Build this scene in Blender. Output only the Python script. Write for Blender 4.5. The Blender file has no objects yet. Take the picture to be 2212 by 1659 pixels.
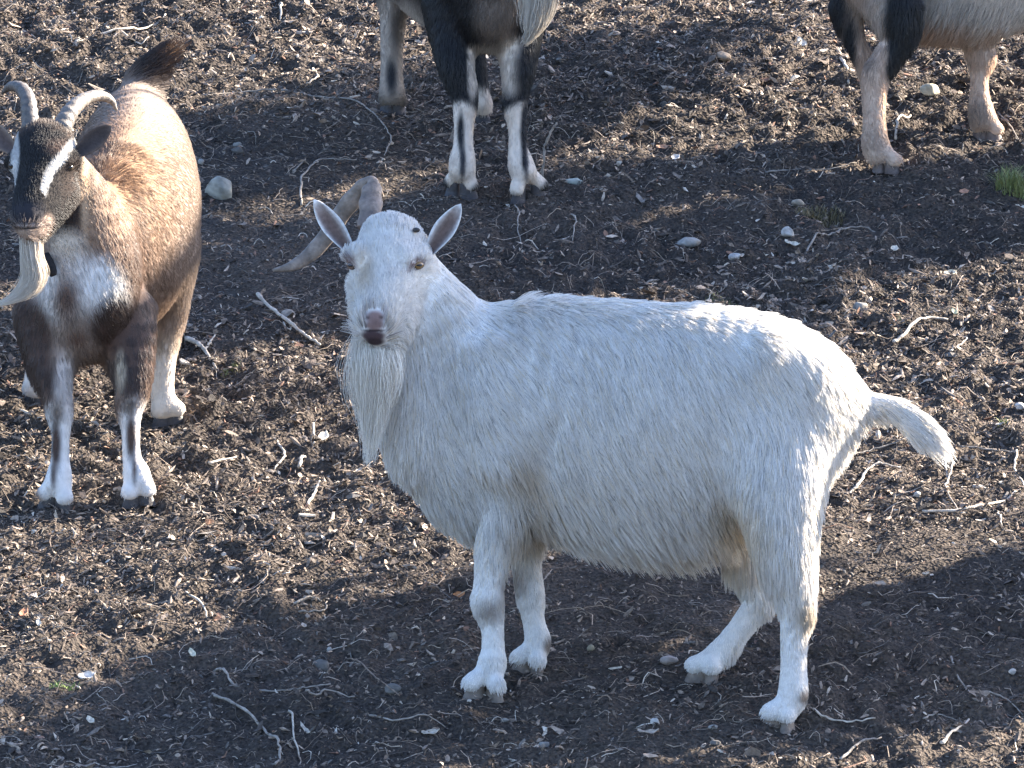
import bpy, math
import numpy as np
from mathutils import Vector

rng = np.random.default_rng(7)
R_ = math.radians
S = bpy.context.scene
COL = S.collection

# ------------------------------------------------------------------ camera
PITCH, SLOPE, DIST, WIDTH = R_(9.0), R_(11.0), 14.0, 1.95
VW, VH = 2212.0, 1659.0
RI = np.array([1.0, 0, 0]); FW = np.array([0, math.cos(PITCH), -math.sin(PITCH)]); UP = np.array([0, math.sin(PITCH), math.cos(PITCH)])
Q = WIDTH / DIST / VW
CAM = -(DIST * FW + DIST * (1400 - VW / 2) * Q * RI - DIST * (1520 - VH / 2) * Q * UP)
cam = bpy.data.cameras.new('camera')
cam.sensor_width = 36.0
cam.lens = 36.0 * DIST / WIDTH
cam.clip_end = 500
camo = bpy.data.objects.new('camera', cam)
COL.objects.link(camo)
camo.location = CAM
camo.rotation_euler = (math.pi / 2 - PITCH, 0, 0)
S.camera = camo

# ------------------------------------------------------------------ light
SUN_EL, SUN_BACK = R_(26.0), R_(27.0)          # low sun from the right, a little behind the animals
SDIR = np.array([math.cos(SUN_EL) * math.cos(SUN_BACK), math.cos(SUN_EL) * math.sin(SUN_BACK), math.sin(SUN_EL)])
w = bpy.data.worlds.new("World"); S.world = w; w.use_nodes = True
nt = w.node_tree
sky = nt.nodes.new('ShaderNodeTexSky'); sky.sky_type = 'NISHITA'; sky.sun_disc = False
sky.sun_elevation = SUN_EL; sky.sun_rotation = math.pi / 2 - SUN_BACK
sky.air_density = 1.0; sky.dust_density = 1.0; sky.ozone_density = 2.5
tint = nt.nodes.new('ShaderNodeMix'); tint.data_type = 'RGBA'; tint.blend_type = 'MULTIPLY'; tint.inputs[0].default_value = 1.0
tint.inputs[7].default_value = (0.975, 0.985, 1.09, 1)      # clear cold blue sky
nt.links.new(sky.outputs[0], tint.inputs[6]); nt.links.new(tint.outputs[2], nt.nodes['Background'].inputs[0])
nt.nodes['Background'].inputs[1].default_value = 0.078
sl = bpy.data.lights.new('sun', 'SUN'); sl.energy = 5.0; sl.angle = R_(0.5); sl.color = (1.0, 0.90, 0.76)
so = bpy.data.objects.new('sun', sl); COL.objects.link(so)
so.rotation_euler = Vector(-SDIR).to_track_quat('-Z', 'Y').to_euler()
so.location = (6, 4, 8)
S.view_settings.view_transform = 'Standard'
S.view_settings.look = 'None'
S.view_settings.gamma = 1.0
S.view_settings.use_curve_mapping = False
S.view_settings.exposure = 2.85

# ------------------------------------------------------------------ numeric helpers
def nrm(v):
    v = np.asarray(v, float)
    return v / np.maximum(np.linalg.norm(v, axis=-1, keepdims=True), 1e-9)

def hash2(ix, iy, seed):
    n = (ix.astype(np.int64) * 374761393 + iy.astype(np.int64) * 668265263 + seed * 1274126177) & 0x7fffffff
    n = ((n ^ (n >> 13)) * 1274126177) & 0x7fffffff
    return ((n ^ (n >> 16)) & 0xffff) / 65535.0

def vnoise(x, y, seed=0):
    x = np.asarray(x, float); y = np.asarray(y, float)
    ix = np.floor(x); iy = np.floor(y); fx = x - ix; fy = y - iy
    fx = fx * fx * (3 - 2 * fx); fy = fy * fy * (3 - 2 * fy)
    a = hash2(ix, iy, seed); b = hash2(ix + 1, iy, seed); c = hash2(ix, iy + 1, seed); d = hash2(ix + 1, iy + 1, seed)
    return (a + (b - a) * fx) * (1 - fy) + (c + (d - c) * fx) * fy

def sstep(a, b, x):
    t = np.clip((x - a) / (b - a), 0, 1)
    return t * t * (3 - 2 * t)

def base_z(x, y):
    y = np.asarray(y, float)
    yy = np.where(y > -1.0, y, -1.0 + (1 - np.exp((y + 1.0) / 2.5)) * -2.5)
    return math.tan(SLOPE) * yy

def ground_z(x, y):
    z = base_z(x, y)
    z = z + 0.05 * (vnoise(np.asarray(x) * 0.9 + 3.3, np.asarray(y) * 0.9 + 1.7, 1) - 0.5)
    z = z + 0.022 * (vnoise(np.asarray(x) * 4.2, np.asarray(y) * 4.2, 2) - 0.5)
    z = z + 0.016 * (vnoise(np.asarray(x) * 11 + 5, np.asarray(y) * 11, 3) - 0.5)
    return z

_hp = np.random.default_rng(77); PRINTS = np.stack([_hp.uniform(-1.3, 1.5, 90), _hp.uniform(-1.2, 4.6, 90), _hp.uniform(.020, .034, 90), _hp.uniform(0, 3.1, 90), _hp.uniform(.006, .014, 90)], 1)
def fine_z(x, y):
    x = np.asarray(x, float); y = np.asarray(y, float); hp = np.zeros(np.broadcast(x, y).shape)
    for px, py, pr, pa, pd in PRINTS:      # hoof prints pressed into the soil
        m = (np.abs(x - px) < .12) & (np.abs(y - py) < .12)
        if not m.any(): continue
        dx, dy = x[m] - px, y[m] - py; u = (dx * math.cos(pa) + dy * math.sin(pa)) / pr; v_ = (-dx * math.sin(pa) + dy * math.cos(pa)) / (pr * .8)
        q = u * u + v_ * v_; hp[m] += -pd * np.exp(-q ** 2) + .45 * pd * np.exp(-((np.sqrt(q) - 1.35) / .35) ** 2)
    return hp + lumps_z(x, y)

def lumps_z(x, y):
    r = sstep(0.25, 0.7, vnoise(np.asarray(x) * 1.3 + 9, np.asarray(y) * 1.3, 8))
    z = 0.022 * (vnoise(np.asarray(x) * 26, np.asarray(y) * 26, 4) - 0.5) * (0.5 + r)
    return z + 0.012 * (vnoise(np.asarray(x) * 60, np.asarray(y) * 60, 5) - 0.5) * (0.5 + r)

def pt(vx, vy, d):
    return CAM + d * (FW + (vx - VW / 2) * Q * RI - (vy - VH / 2) * Q * UP)

def ghit(vx, vy):
    d = 14.0
    ray = FW + (vx - VW / 2) * Q * RI - (vy - VH / 2) * Q * UP
    lo, hi = 8.0, 40.0
    for _ in range(50):
        d = 0.5 * (lo + hi); p = CAM + d * ray
        if p[2] > float(ground_z(p[0], p[1])): lo = d
        else: hi = d
    return CAM + d * ray, d

def gd(vx, vy): return ghit(vx, vy)[1]

# ------------------------------------------------------------------ materials
def mat(name):
    m = bpy.data.materials.new(name); m.use_nodes = True
    return m, m.node_tree, m.node_tree.nodes['Principled BSDF']

def node(t, k, **kw):
    n = t.nodes.new(k)
    for a, b in kw.items(): setattr(n, a, b)
    return n

def vcol_mat(name, rough=0.8, spec=0.3, nscale=0.0, namt=0.25, bump=0.0, bscale=200.0, sss=0.0):
    m, t, b = mat(name)
    at = node(t, 'ShaderNodeAttribute', attribute_name='Col')
    src = at.outputs['Color']
    if nscale:
        tc = node(t, 'ShaderNodeTexCoord'); nz = node(t, 'ShaderNodeTexNoise'); nz.inputs['Scale'].default_value = nscale; nz.inputs['Detail'].default_value = 4
        t.links.new(tc.outputs['Object'], nz.inputs['Vector'])
        mr = node(t, 'ShaderNodeMapRange'); mr.inputs['From Min'].default_value = 0.3; mr.inputs['From Max'].default_value = 0.7
        mr.inputs['To Min'].default_value = 1 - namt; mr.inputs['To Max'].default_value = 1 + namt
        t.links.new(nz.outputs['Fac'], mr.inputs['Value'])
        mx = node(t, 'ShaderNodeVectorMath', operation='SCALE')
        t.links.new(src, mx.inputs[0]); t.links.new(mr.outputs['Result'], mx.inputs['Scale'])
        src = mx.outputs['Vector']
    t.links.new(src, b.inputs['Base Color'])
    if bump:
        tc = node(t, 'ShaderNodeTexCoord'); nz = node(t, 'ShaderNodeTexNoise'); nz.inputs['Scale'].default_value = bscale; nz.inputs['Detail'].default_value = 5
        t.links.new(tc.outputs['Object'], nz.inputs['Vector'])
        bp = node(t, 'ShaderNodeBump'); bp.inputs['Strength'].default_value = bump; bp.inputs['Distance'].default_value = 0.004
        t.links.new(nz.outputs['Fac'], bp.inputs['Height']); t.links.new(bp.outputs['Normal'], b.inputs['Normal'])
    b.inputs['Roughness'].default_value = rough
    b.inputs['Specular IOR Level'].default_value = spec
    return m

def fur_mat():
    m = bpy.data.materials.new('fur'); m.use_nodes = True; t = m.node_tree
    t.nodes.remove(t.nodes['Principled BSDF']); out = t.nodes['Material Output']
    at = node(t, 'ShaderNodeAttribute', attribute_name='Col')
    df = node(t, 'ShaderNodeBsdfDiffuse'); tr = node(t, 'ShaderNodeBsdfTranslucent')
    gl = node(t, 'ShaderNodeBsdfGlossy'); gl.inputs['Roughness'].default_value = 0.45; gl.inputs['Color'].default_value = (0.9, 0.9, 0.9, 1)
    t.links.new(at.outputs['Color'], df.inputs['Color']); t.links.new(at.outputs['Color'], tr.inputs['Color'])
    m1 = node(t, 'ShaderNodeMixShader'); m1.inputs[0].default_value = 0.3
    t.links.new(df.outputs[0], m1.inputs[1]); t.links.new(tr.outputs[0], m1.inputs[2])
    m2 = node(t, 'ShaderNodeMixShader'); m2.inputs[0].default_value = 0.04
    t.links.new(m1.outputs[0], m2.inputs[1]); t.links.new(gl.outputs[0], m2.inputs[2])
    t.links.new(m2.outputs[0], out.inputs['Surface'])
    return m

M_FUR = fur_mat()
M_SKIN = vcol_mat('goat_coat', 0.9, 0.15, 60, 0.1, 0.3, 300)
M_HORN = vcol_mat('horn', 0.55, 0.4, 90, 0.3, 0.5, 160)
M_HOOF = vcol_mat('hoof', 0.6, 0.3, 80, 0.3, 0.4, 150)
M_EAR = vcol_mat('ear', 0.85, 0.2, 120, 0.2, 0.3, 260)
M_EYE = vcol_mat('eye', 0.12, 0.5)
M_CHIP = vcol_mat('wood_chip', 0.8, 0.25, 150, 0.35, 0.4, 400)
M_STONE = vcol_mat('stone', 0.85, 0.25, 45, 0.35, 0.7, 90)
M_TWIG = vcol_mat('twig', 0.8, 0.25, 80, 0.35, 0.5, 250)
M_GRASS = vcol_mat('grass', 0.6, 0.3, 60, 0.25)
M_BARK = vcol_mat('bark', 0.9, 0.2, 12, 0.4, 1.0, 30)

def soil_mat():
    m, t, b = mat('soil')
    tc = node(t, 'ShaderNodeTexCoord')
    n1 = node(t, 'ShaderNodeTexNoise'); n1.inputs['Scale'].default_value = 2.2; n1.inputs['Detail'].default_value = 8
    n2 = node(t, 'ShaderNodeTexNoise'); n2.inputs['Scale'].default_value = 140; n2.inputs['Detail'].default_value = 6
    n3 = node(t, 'ShaderNodeTexVoronoi'); n3.inputs['Scale'].default_value = 120
    for n in (n1, n2, n3): t.links.new(tc.outputs['Object'], n.inputs['Vector'])
    cr = node(t, 'ShaderNodeValToRGB'); e = cr.color_ramp.elements
    e[0].position = 0.3; e[0].color = (0.027, 0.0245, 0.0225, 1); e[1].position = 0.75; e[1].color = (0.105, 0.089, 0.077, 1)
    t.links.new(n2.outputs['Fac'], cr.inputs['Fac'])
    c2 = node(t, 'ShaderNodeValToRGB'); e = c2.color_ramp.elements
    e[0].position = 0.35; e[0].color = (0.75, 0.72, 0.7, 1); e[1].position = 0.7; e[1].color = (1.3, 1.2, 1.1, 1)
    t.links.new(n1.outputs['Fac'], c2.inputs['Fac'])
    mx = node(t, 'ShaderNodeMix', data_type='RGBA', blend_type='MULTIPLY'); mx.inputs[0].default_value = 1
    t.links.new(cr.outputs[0], mx.inputs[6]); t.links.new(c2.outputs[0], mx.inputs[7]); t.links.new(mx.outputs[2], b.inputs['Base Color'])
    ad = node(t, 'ShaderNodeMath', operation='ADD')
    t.links.new(n2.outputs['Fac'], ad.inputs[0]); t.links.new(n3.outputs['Distance'], ad.inputs[1])
    bp = node(t, 'ShaderNodeBump'); bp.inputs['Strength'].default_value = 0.9; bp.inputs['Distance'].default_value = 0.008
    t.links.new(ad.outputs[0], bp.inputs['Height']); t.links.new(bp.outputs['Normal'], b.inputs['Normal'])
    b.inputs['Roughness'].default_value = 0.95; b.inputs['Specular IOR Level'].default_value = 0.1
    return m
M_SOIL = soil_mat()

# ------------------------------------------------------------------ object helpers
def mesh_obj(name, V, F, m, parent=None, col=None, smooth=True):
    V = np.asarray(V, np.float32); me = bpy.data.meshes.new(name)
    F = np.asarray(F)
    k = F.shape[1]
    me.vertices.add(len(V)); me.vertices.foreach_set('co', V.ravel())
    me.loops.add(F.size); me.loops.foreach_set('vertex_index', F.ravel().astype(np.int32))
    me.polygons.add(len(F)); me.polygons.foreach_set('loop_start', np.arange(0, F.size, k, dtype=np.int32))
    me.polygons.foreach_set('use_smooth', np.full(len(F), smooth, bool))
    me.update(calc_edges=True); me.validate()
    if col is not None:
        col = np.asarray(col, np.float32)
        if col.ndim == 1: col = np.tile(col, (len(V), 1))
        c4 = np.ones((len(V), 4), np.float32); c4[:, :3] = col
        a = me.color_attributes.new('Col', 'FLOAT_COLOR', 'POINT'); a.data.foreach_set('color', c4.ravel())
    me.materials.append(m)
    o = bpy.data.objects.new(name, me); COL.objects.link(o)
    if parent is not None: o.parent = parent
    return o

def tag(o, label=None, cat=None, group=None, kind=None):
    if label: o['label'] = label
    if cat: o['category'] = cat
    if group: o['group'] = group
    if kind: o['kind'] = kind
    return o

def catmull(N, sub):
    N = np.asarray(N, float)
    if len(N) < 3 or sub < 2: return N
    P = np.vstack([2 * N[0] - N[1], N, 2 * N[-1] - N[-2]])
    out = []
    for i in range(1, len(P) - 2):
        p0, p1, p2, p3 = P[i - 1], P[i], P[i + 1], P[i + 2]
        for j in range(sub):
            t = j / sub
            out.append(0.5 * (2 * p1 + (p2 - p0) * t + (2 * p0 - 5 * p1 + 4 * p2 - p3) * t * t + (3 * p1 - p0 - 3 * p2 + p3) * t ** 3))
    out.append(P[-2])
    return np.array(out)

def tube_geo(P, ra, rb=None, hint=(0, 1, 0), sides=8):
    """swept tube with elliptical rings, closed ends; returns V, quads (end caps as degenerate-free small rings)"""
    P = np.asarray(P, float); n = len(P); ra = np.broadcast_to(ra, (n,)); rb = ra if rb is None else np.broadcast_to(rb, (n,))
    T = nrm(np.gradient(P, axis=0)); h = np.asarray(hint, float)
    B = nrm(h - (T @ h)[:, None] * T); A = np.cross(T, B)
    th = np.linspace(0, 2 * np.pi, sides, endpoint=False)
    V = P[:, None] + A[:, None] * (ra[:, None] * np.cos(th))[..., None] + B[:, None] * (rb[:, None] * np.sin(th))[..., None]
    V = V.reshape(-1, 3); F = []
    for i in range(n - 1):
        for j in range(sides):
            k = (j + 1) % sides
            F.append((i * sides + j, i * sides + k, (i + 1) * sides + k, (i + 1) * sides + j))
    c0, c1 = len(V), len(V) + 1
    V = np.vstack([V, P[0], P[-1]])
    for j in range(0, sides, 2):
        k, l = (j + 1) % sides, (j + 2) % sides
        F.append((c0, l, k, j)); b = (n - 1) * sides; F.append((c1, b + j, b + k, b + l))
    return V, np.array(F)

# ------------------------------------------------------------------ solid bodies from blended tubes
class Tube:
    def __init__(s, P, ra, rb, hint, k, tagname='', sub=3):
        N = np.hstack([np.asarray(P, float), np.asarray(ra, float)[:, None], np.asarray(rb, float)[:, None]])
        N = catmull(N, sub)
        s.P, s.ra, s.rb, s.k, s.name = N[:, :3], N[:, 3], N[:, 4], k, tagname
        s.hint = np.asarray(hint, float)
    def bbox(s):
        r = np.maximum(s.ra, s.rb)[:, None] + 0.03 + s.k
        return (s.P - r).min(0), (s.P + r).max(0)
    def dist(s, X, want_dir=False):
        best = None; bd = None
        segs = len(s.P) - 1
        for i in range(max(segs, 1)):
            a = s.P[i]; b = s.P[min(i + 1, len(s.P) - 1)]; ab = b - a; L = np.linalg.norm(ab)
            if L < 1e-6: T = np.array([0, 0, 1.0]); L = 1e-6
            else: T = ab / L
            B = s.hint - T * (s.hint @ T)
            if np.linalg.norm(B) < 1e-3: B = np.array([0.3, 0.5, 0.8]) - T * (np.array([0.3, 0.5, 0.8]) @ T)
            B = B / np.linalg.norm(B); A = np.cross(T, B)
            q = X - a
            u = q @ T; t = np.clip(u / L, 0, 1)
            j = min(i + 1, len(s.P) - 1)
            ra = s.ra[i] + (s.ra[j] - s.ra[i]) * t; rb = s.rb[i] + (s.rb[j] - s.rb[i]) * t
            rt = np.minimum(ra, rb)
            qt = u - t * L; qa = q @ A; qb = q @ B
            k0 = np.sqrt((qt / rt) ** 2 + (qa / ra) ** 2 + (qb / rb) ** 2)
            k1 = np.sqrt((qt / rt ** 2) ** 2 + (qa / ra ** 2) ** 2 + (qb / rb ** 2) ** 2)
            d = np.where(k0 < 1e-4, -rt, k0 * (k0 - 1) / np.maximum(k1, 1e-6))
            if best is None: best = d; bd = np.broadcast_to(T, X.shape).copy() if want_dir else None
            else:
                if want_dir:
                    w_ = d < best; bd[w_] = T
                best = np.minimum(best, d)
        return (best, bd) if want_dir else best

def surface_nets(F, o, h):
    ins = F < 0
    nx, ny, nz = F.shape
    cnt = np.zeros((nx - 1, ny - 1, nz - 1), np.int8)
    for i in (0, 1):
        for j in (0, 1):
            for k in (0, 1): cnt += ins[i:nx - 1 + i, j:ny - 1 + j, k:nz - 1 + k]
    act = (cnt > 0) & (cnt < 8)
    idx = np.full(act.shape, -1, np.int32); a = np.argwhere(act); idx[act] = np.arange(len(a))
    pos = np.zeros((len(a), 3)); n = np.zeros(len(a))
    for ax in range(3):
        e = np.zeros(3, int); e[ax] = 1; o1, o2 = [x for x in range(3) if x != ax]
        for p in (0, 1):
            for q in (0, 1):
                c = np.zeros(3, int); c[o1] = p; c[o2] = q
                A = a + c; B = A + e
                v0 = F[A[:, 0], A[:, 1], A[:, 2]]; v1 = F[B[:, 0], B[:, 1], B[:, 2]]
                cr = (v0 < 0) != (v1 < 0)
                t = np.where(cr, v0 / np.where(cr, v0 - v1, 1), 0)
                pos += np.where(cr[:, None], c + e * t[:, None], 0); n += cr
    V = (a + pos / n[:, None]) * h + o
    quads = []
    for ax in range(3):
        e = np.zeros(3, int); e[ax] = 1
        sl0 = [slice(1, -1)] * 3; sl0[ax] = slice(0, -1); sl1 = [slice(1, -1)] * 3; sl1[ax] = slice(1, None)
        s0 = ins[tuple(sl0)]; s1 = ins[tuple(sl1)]
        c = np.argwhere(s0 != s1); off = np.ones(3, int); off[ax] = 0
        sgn = s0[c[:, 0], c[:, 1], c[:, 2]]
        c = c + off
        o1, o2 = [(1, 2), (2, 0), (0, 1)][ax]
        d1 = np.zeros(3, int); d1[o1] = 1; d2 = np.zeros(3, int); d2[o2] = 1
        g = lambda x: idx[x[:, 0], x[:, 1], x[:, 2]]
        q = np.stack([g(c - d1 - d2), g(c - d2), g(c), g(c - d1)], 1)
        q[~sgn] = q[~sgn][:, ::-1]
        quads.append(q)
    return V, np.vstack(quads)

def build_body(prims, h):
    lo = np.min([p.bbox()[0] for p in prims], 0) - 2 * h; hi = np.max([p.bbox()[1] for p in prims], 0) + 2 * h
    n = np.ceil((hi - lo) / h).astype(int) + 1
    F = np.full(n, 1.0, np.float32)
    for p in prims:
        a, b = p.bbox()
        i0 = np.maximum(np.floor((a - lo) / h).astype(int), 0); i1 = np.minimum(np.ceil((b - lo) / h).astype(int) + 1, n)
        ax = [lo[c] + h * np.arange(i0[c], i1[c]) for c in range(3)]
        big = min(p.ra.min(), p.rb.min()) > 0.022 and p.k > 0.015
        if big: ax2 = [np.append(x[::3], x[-1] + 3 * h)[:len(x[::3]) + 1] for x in ax]
        else: ax2 = ax
        d = p.dist(np.stack(np.meshgrid(*ax2, indexing='ij'), -1).astype(np.float32)).astype(np.float32)
        if big:      # a wide tube's distance field is smooth: sample it coarsely and interpolate
            for c in range(3):
                u = (ax[c] - ax2[c][0]) / np.maximum(3 * h, 1e-9); i_ = np.minimum(u.astype(int), len(ax2[c]) - 2); f_ = (u - i_).astype(np.float32)
                sh = [1, 1, 1]; sh[c] = -1; f_ = f_.reshape(sh)
                d = np.take(d, i_, c) * (1 - f_) + np.take(d, i_ + 1, c) * f_
        sub = F[i0[0]:i1[0], i0[1]:i1[1], i0[2]:i1[2]]
        if p.k < 0:      # carve
            kk = -p.k; hh = np.maximum(kk - np.abs(sub + d), 0) / kk
            sub[...] = np.maximum(sub, -d) + hh * hh * kk / 4
        else:
            hh = np.maximum(p.k - np.abs(sub - d), 0) / p.k
            sub[...] = np.minimum(sub, d) - hh * hh * p.k / 4
    V, Qd = surface_nets(F, lo, h)
    # light smoothing
    E = np.vstack([Qd[:, [0, 1]], Qd[:, [1, 2]], Qd[:, [2, 3]], Qd[:, [3, 0]]])
    for _ in range(2):
        acc = np.zeros_like(V); c = np.bincount(E[:, 0], minlength=len(V)) + np.bincount(E[:, 1], minlength=len(V))
        for ax in range(3):
            acc[:, ax] = np.bincount(E[:, 0], V[E[:, 1], ax], len(V)) + np.bincount(E[:, 1], V[E[:, 0], ax], len(V))
        V = 0.5 * V + 0.5 * acc / np.maximum(c, 1)[:, None]
    return V, Qd

def vnormals(V, Qd):
    fn = np.cross(V[Qd[:, 2]] - V[Qd[:, 0]], V[Qd[:, 3]] - V[Qd[:, 1]])
    N = np.zeros_like(V)
    for c in range(4):
        for ax in range(3): N[:, ax] += np.bincount(Qd[:, c], fn[:, ax], len(V))
    return nrm(N), np.linalg.norm(fn, axis=1) * 0.5

def blob(V, c, r, soft=0.25):
    """soft ellipsoid mask"""
    e = np.linalg.norm((V - np.asarray(c)) / np.asarray(r), axis=1)
    return 1 - sstep(1 - soft, 1 + soft, e)

def flow_of(prims, V, dirs):
    """hair direction: blend of each tube's axis (or its given override)"""
    W = np.zeros(len(V)); D = np.zeros_like(V)
    for p in prims:
        if p.k < 0: continue
        d, t = p.dist(V, True)
        wgt = np.exp(-np.maximum(d, 0) / 0.012)
        ov = dirs.get(p.name)
        if ov is not None: t = np.broadcast_to(nrm(np.asarray(ov, float)), V.shape)
        D += wgt[:, None] * t; W += wgt
    return nrm(D / np.maximum(W, 1e-9)[:, None])

def make_fur(name, parent, V, Qd, N, area, flow, col, length, dens, count, K=5, lift=0.28, grav=0.25, clump=0.55, rad=0.0006, cell=0.007, vary=0.12, dark=.6, ndark=.05, stain=0.0, cz=1.3, seed=1):
    r = np.random.default_rng(seed)
    dens = dens * (.06 + .94 * sstep(.018, .032, V[:, 2] - ground_z(V[:, 0], V[:, 1])))
    hg = V[:, 2] - ground_z(V[:, 0], V[:, 1]); length = length * (.5 + .5 * sstep(.03, .10, hg))
    fw = area * dens[Qd].mean(1)
    f = r.choice(len(Qd), count, p=fw / fw.sum())
    u, v = r.random(count), r.random(count)
    wq = np.stack([(1 - u) * (1 - v), u * (1 - v), u * v, (1 - u) * v], 1)[..., None]
    ip = lambda A: (A[Qd[f]] * wq).sum(1)
    p = ip(V); n = nrm(ip(N)); fl = ip(flow); c = ip(col); L = (length[Qd[f]] * wq[..., 0]).sum(1) * r.uniform(0.7, 1.25, count)
    ft = fl - np.minimum((fl * n).sum(1), 0)[:, None] * n; fm = np.clip(np.linalg.norm(ft, axis=1) * 1.4, 0, 1)[:, None]; t = nrm(ft) * fm
    # gentle sweep that changes across the coat
    ph = np.sin(p[:, 0] * 11 + p[:, 2] * 7 + p[:, 1] * 9) * 0.12 + np.sin(p[:, 0] * 17 - p[:, 2] * 13 + 1) * 0.10
    b = np.cross(n, t)
    d = nrm(t + b * (ph + r.normal(0, 0.14, count))[:, None] + n * ((lift * (0.8 + .008 / L) * r.uniform(0.5, 1.5, count))[:, None] + 1 - fm))
    pts = np.zeros((count, K, 3)); q = p - n * 0.001
    pts[:, 0] = q; st = (L / (K - 1))[:, None]
    for i in range(1, K):
        q = q + d * st; pts[:, i] = q
        d = d + np.array([0, 0, -grav]) + t * 0.10
        dn = (d * n).sum(1)[:, None]; d = nrm(d + n * (np.maximum(dn, 0.05) * (0.75 if i > 1 else 1) - dn))
    # locks: hairs of one warped cell lean towards that cell's first hair
    wp = p + 0.004 * np.sin(p[:, [1, 2, 0]] * 180) + 0.003 * np.sin(p[:, [2, 0, 1]] * 310 + 1)
    ce = np.floor(wp / np.array([cell, cell, cell * cz])).astype(np.int64); key = ce[:, 0] * 73856093 ^ ce[:, 1] * 19349663 ^ ce[:, 2] * 83492791
    _, first, near = np.unique(key, return_index=True, return_inverse=True)
    gp = pts[first[near]]; G = len(first)
    wk = (np.linspace(0, 1, K) ** 1.3 * clump)[None, :, None] * (r.uniform(.5, 1.1, count) * np.clip(L / .024, .12, 1))[:, None, None]
    tgt = gp + 0.3 * (pts[:, :1] - gp[:, :1])
    far = np.linalg.norm(pts[:, 0] - gp[:, 0], axis=1) > 0.03
    wk = np.where(far[:, None, None], 0, np.clip(wk, 0, .9))
    pts = pts * (1 - wk) + tgt * wk
    gv = np.where(r.random(count) < ndark * np.clip((L - .011) / .012, 0, 1), dark, 1) * r.uniform(1 - vary, 1 + vary * 0.4, G)[near] * r.uniform(0.90, 1.06, count)  # random hairs darkened to imitate the shadowed gaps between locks
    # yellowed and grubby hairs among the clean ones
    st = np.where(r.random(count) < .12 * np.clip((L - .009) / .012, 0, 1), 1.0, 0.0)[:, None] * stain
    c = np.clip(c * gv[:, None] * (1 - st * np.array([.10, .20, .38])), 0, 0.9)
    return add_curves(name, parent, pts, np.linspace(1.0, 0.25, K) * rad, c)

def add_curves(name, parent, pts, radii, c):
    n, K = pts.shape[:2]
    hc = bpy.data.hair_curves.new(name)
    hc.add_curves([K] * n)
    hc.attributes['position'].data.foreach_set('vector', pts.astype(np.float32).ravel())
    if 'radius' not in hc.attributes: hc.attributes.new('radius', 'FLOAT', 'POINT')
    hc.attributes['radius'].data.foreach_set('value', np.tile(np.broadcast_to(radii, (K,)), n).astype(np.float32))
    a = hc.attributes.new('Col', 'FLOAT_COLOR', 'POINT')
    c4 = np.ones((n, K, 4), np.float32); c4[..., :3] = c[:, None, :]
    a.data.foreach_set('color', c4.ravel())
    hc.materials.append(M_FUR)
    o = bpy.data.objects.new(name, hc); COL.objects.link(o)
    if parent is not None: o.parent = parent
    return o

def tube_v(nodes, hint, k, name, sub=3, dd=0.0):
    """nodes: (vx, vy, depth, ra, rb) with radii in photo units at that depth"""
    P = [pt(a, b, d + dd) for a, b, d, _, _ in nodes]
    ra = [r * Q * d for _, _, d, r, _ in nodes]; rb = [r * Q * d for _, _, d, _, r in nodes]
    return Tube(P, ra, rb, hint, k, name, sub)

# ------------------------------------------------------------------ goat parts
def lathe_hoof(parent, top, toe, r, col=(0.06, 0.05, 0.045)):
    """one cloven claw: rounded wedge that widens to a flat sole, pointing to the toe"""
    top = np.asarray(top); toe = np.asarray(toe)
    f = toe - top; f[2] = 0; f = nrm(f); s = np.array([-f[1], f[0], 0])
    gz = float(ground_z(toe[0], toe[1])); zs = np.array([gz - 0.006, gz + 0.009, gz + 0.021, gz + 0.033])
    V = []; n = 12; th = np.linspace(0, 2 * np.pi, n, endpoint=False)
    c = np.array([toe[0], toe[1], 0]) - f * r * 0.4
    for i, z in enumerate(zs):
        g = 1 - 0.13 * i
        lx = np.where(np.cos(th) > 0, 1.35, 0.95) * r * g
        ring = c - f * r * 0.14 * i + f[None] * (np.cos(th) * lx)[:, None] + s[None] * (np.sin(th) * r * 0.72 * g)[:, None]
        ring[:, 2] = z
        V.append(ring)
    V = np.vstack(V); F = []
    for i in range(len(zs) - 1):
        for j in range(n): F.append((i * n + j, i * n + (j + 1) % n, (i + 1) * n + (j + 1) % n, (i + 1) * n + j))
    for b_ in (0, (len(zs) - 1) * n):
        for j in range(1, n // 2): F.append((b_ + j - 1, b_ + j, b_ + n - j - 1, b_ + (n - j) % n))
    return mesh_obj('hoof', V, np.array(F), M_HOOF, parent, col)

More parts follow.
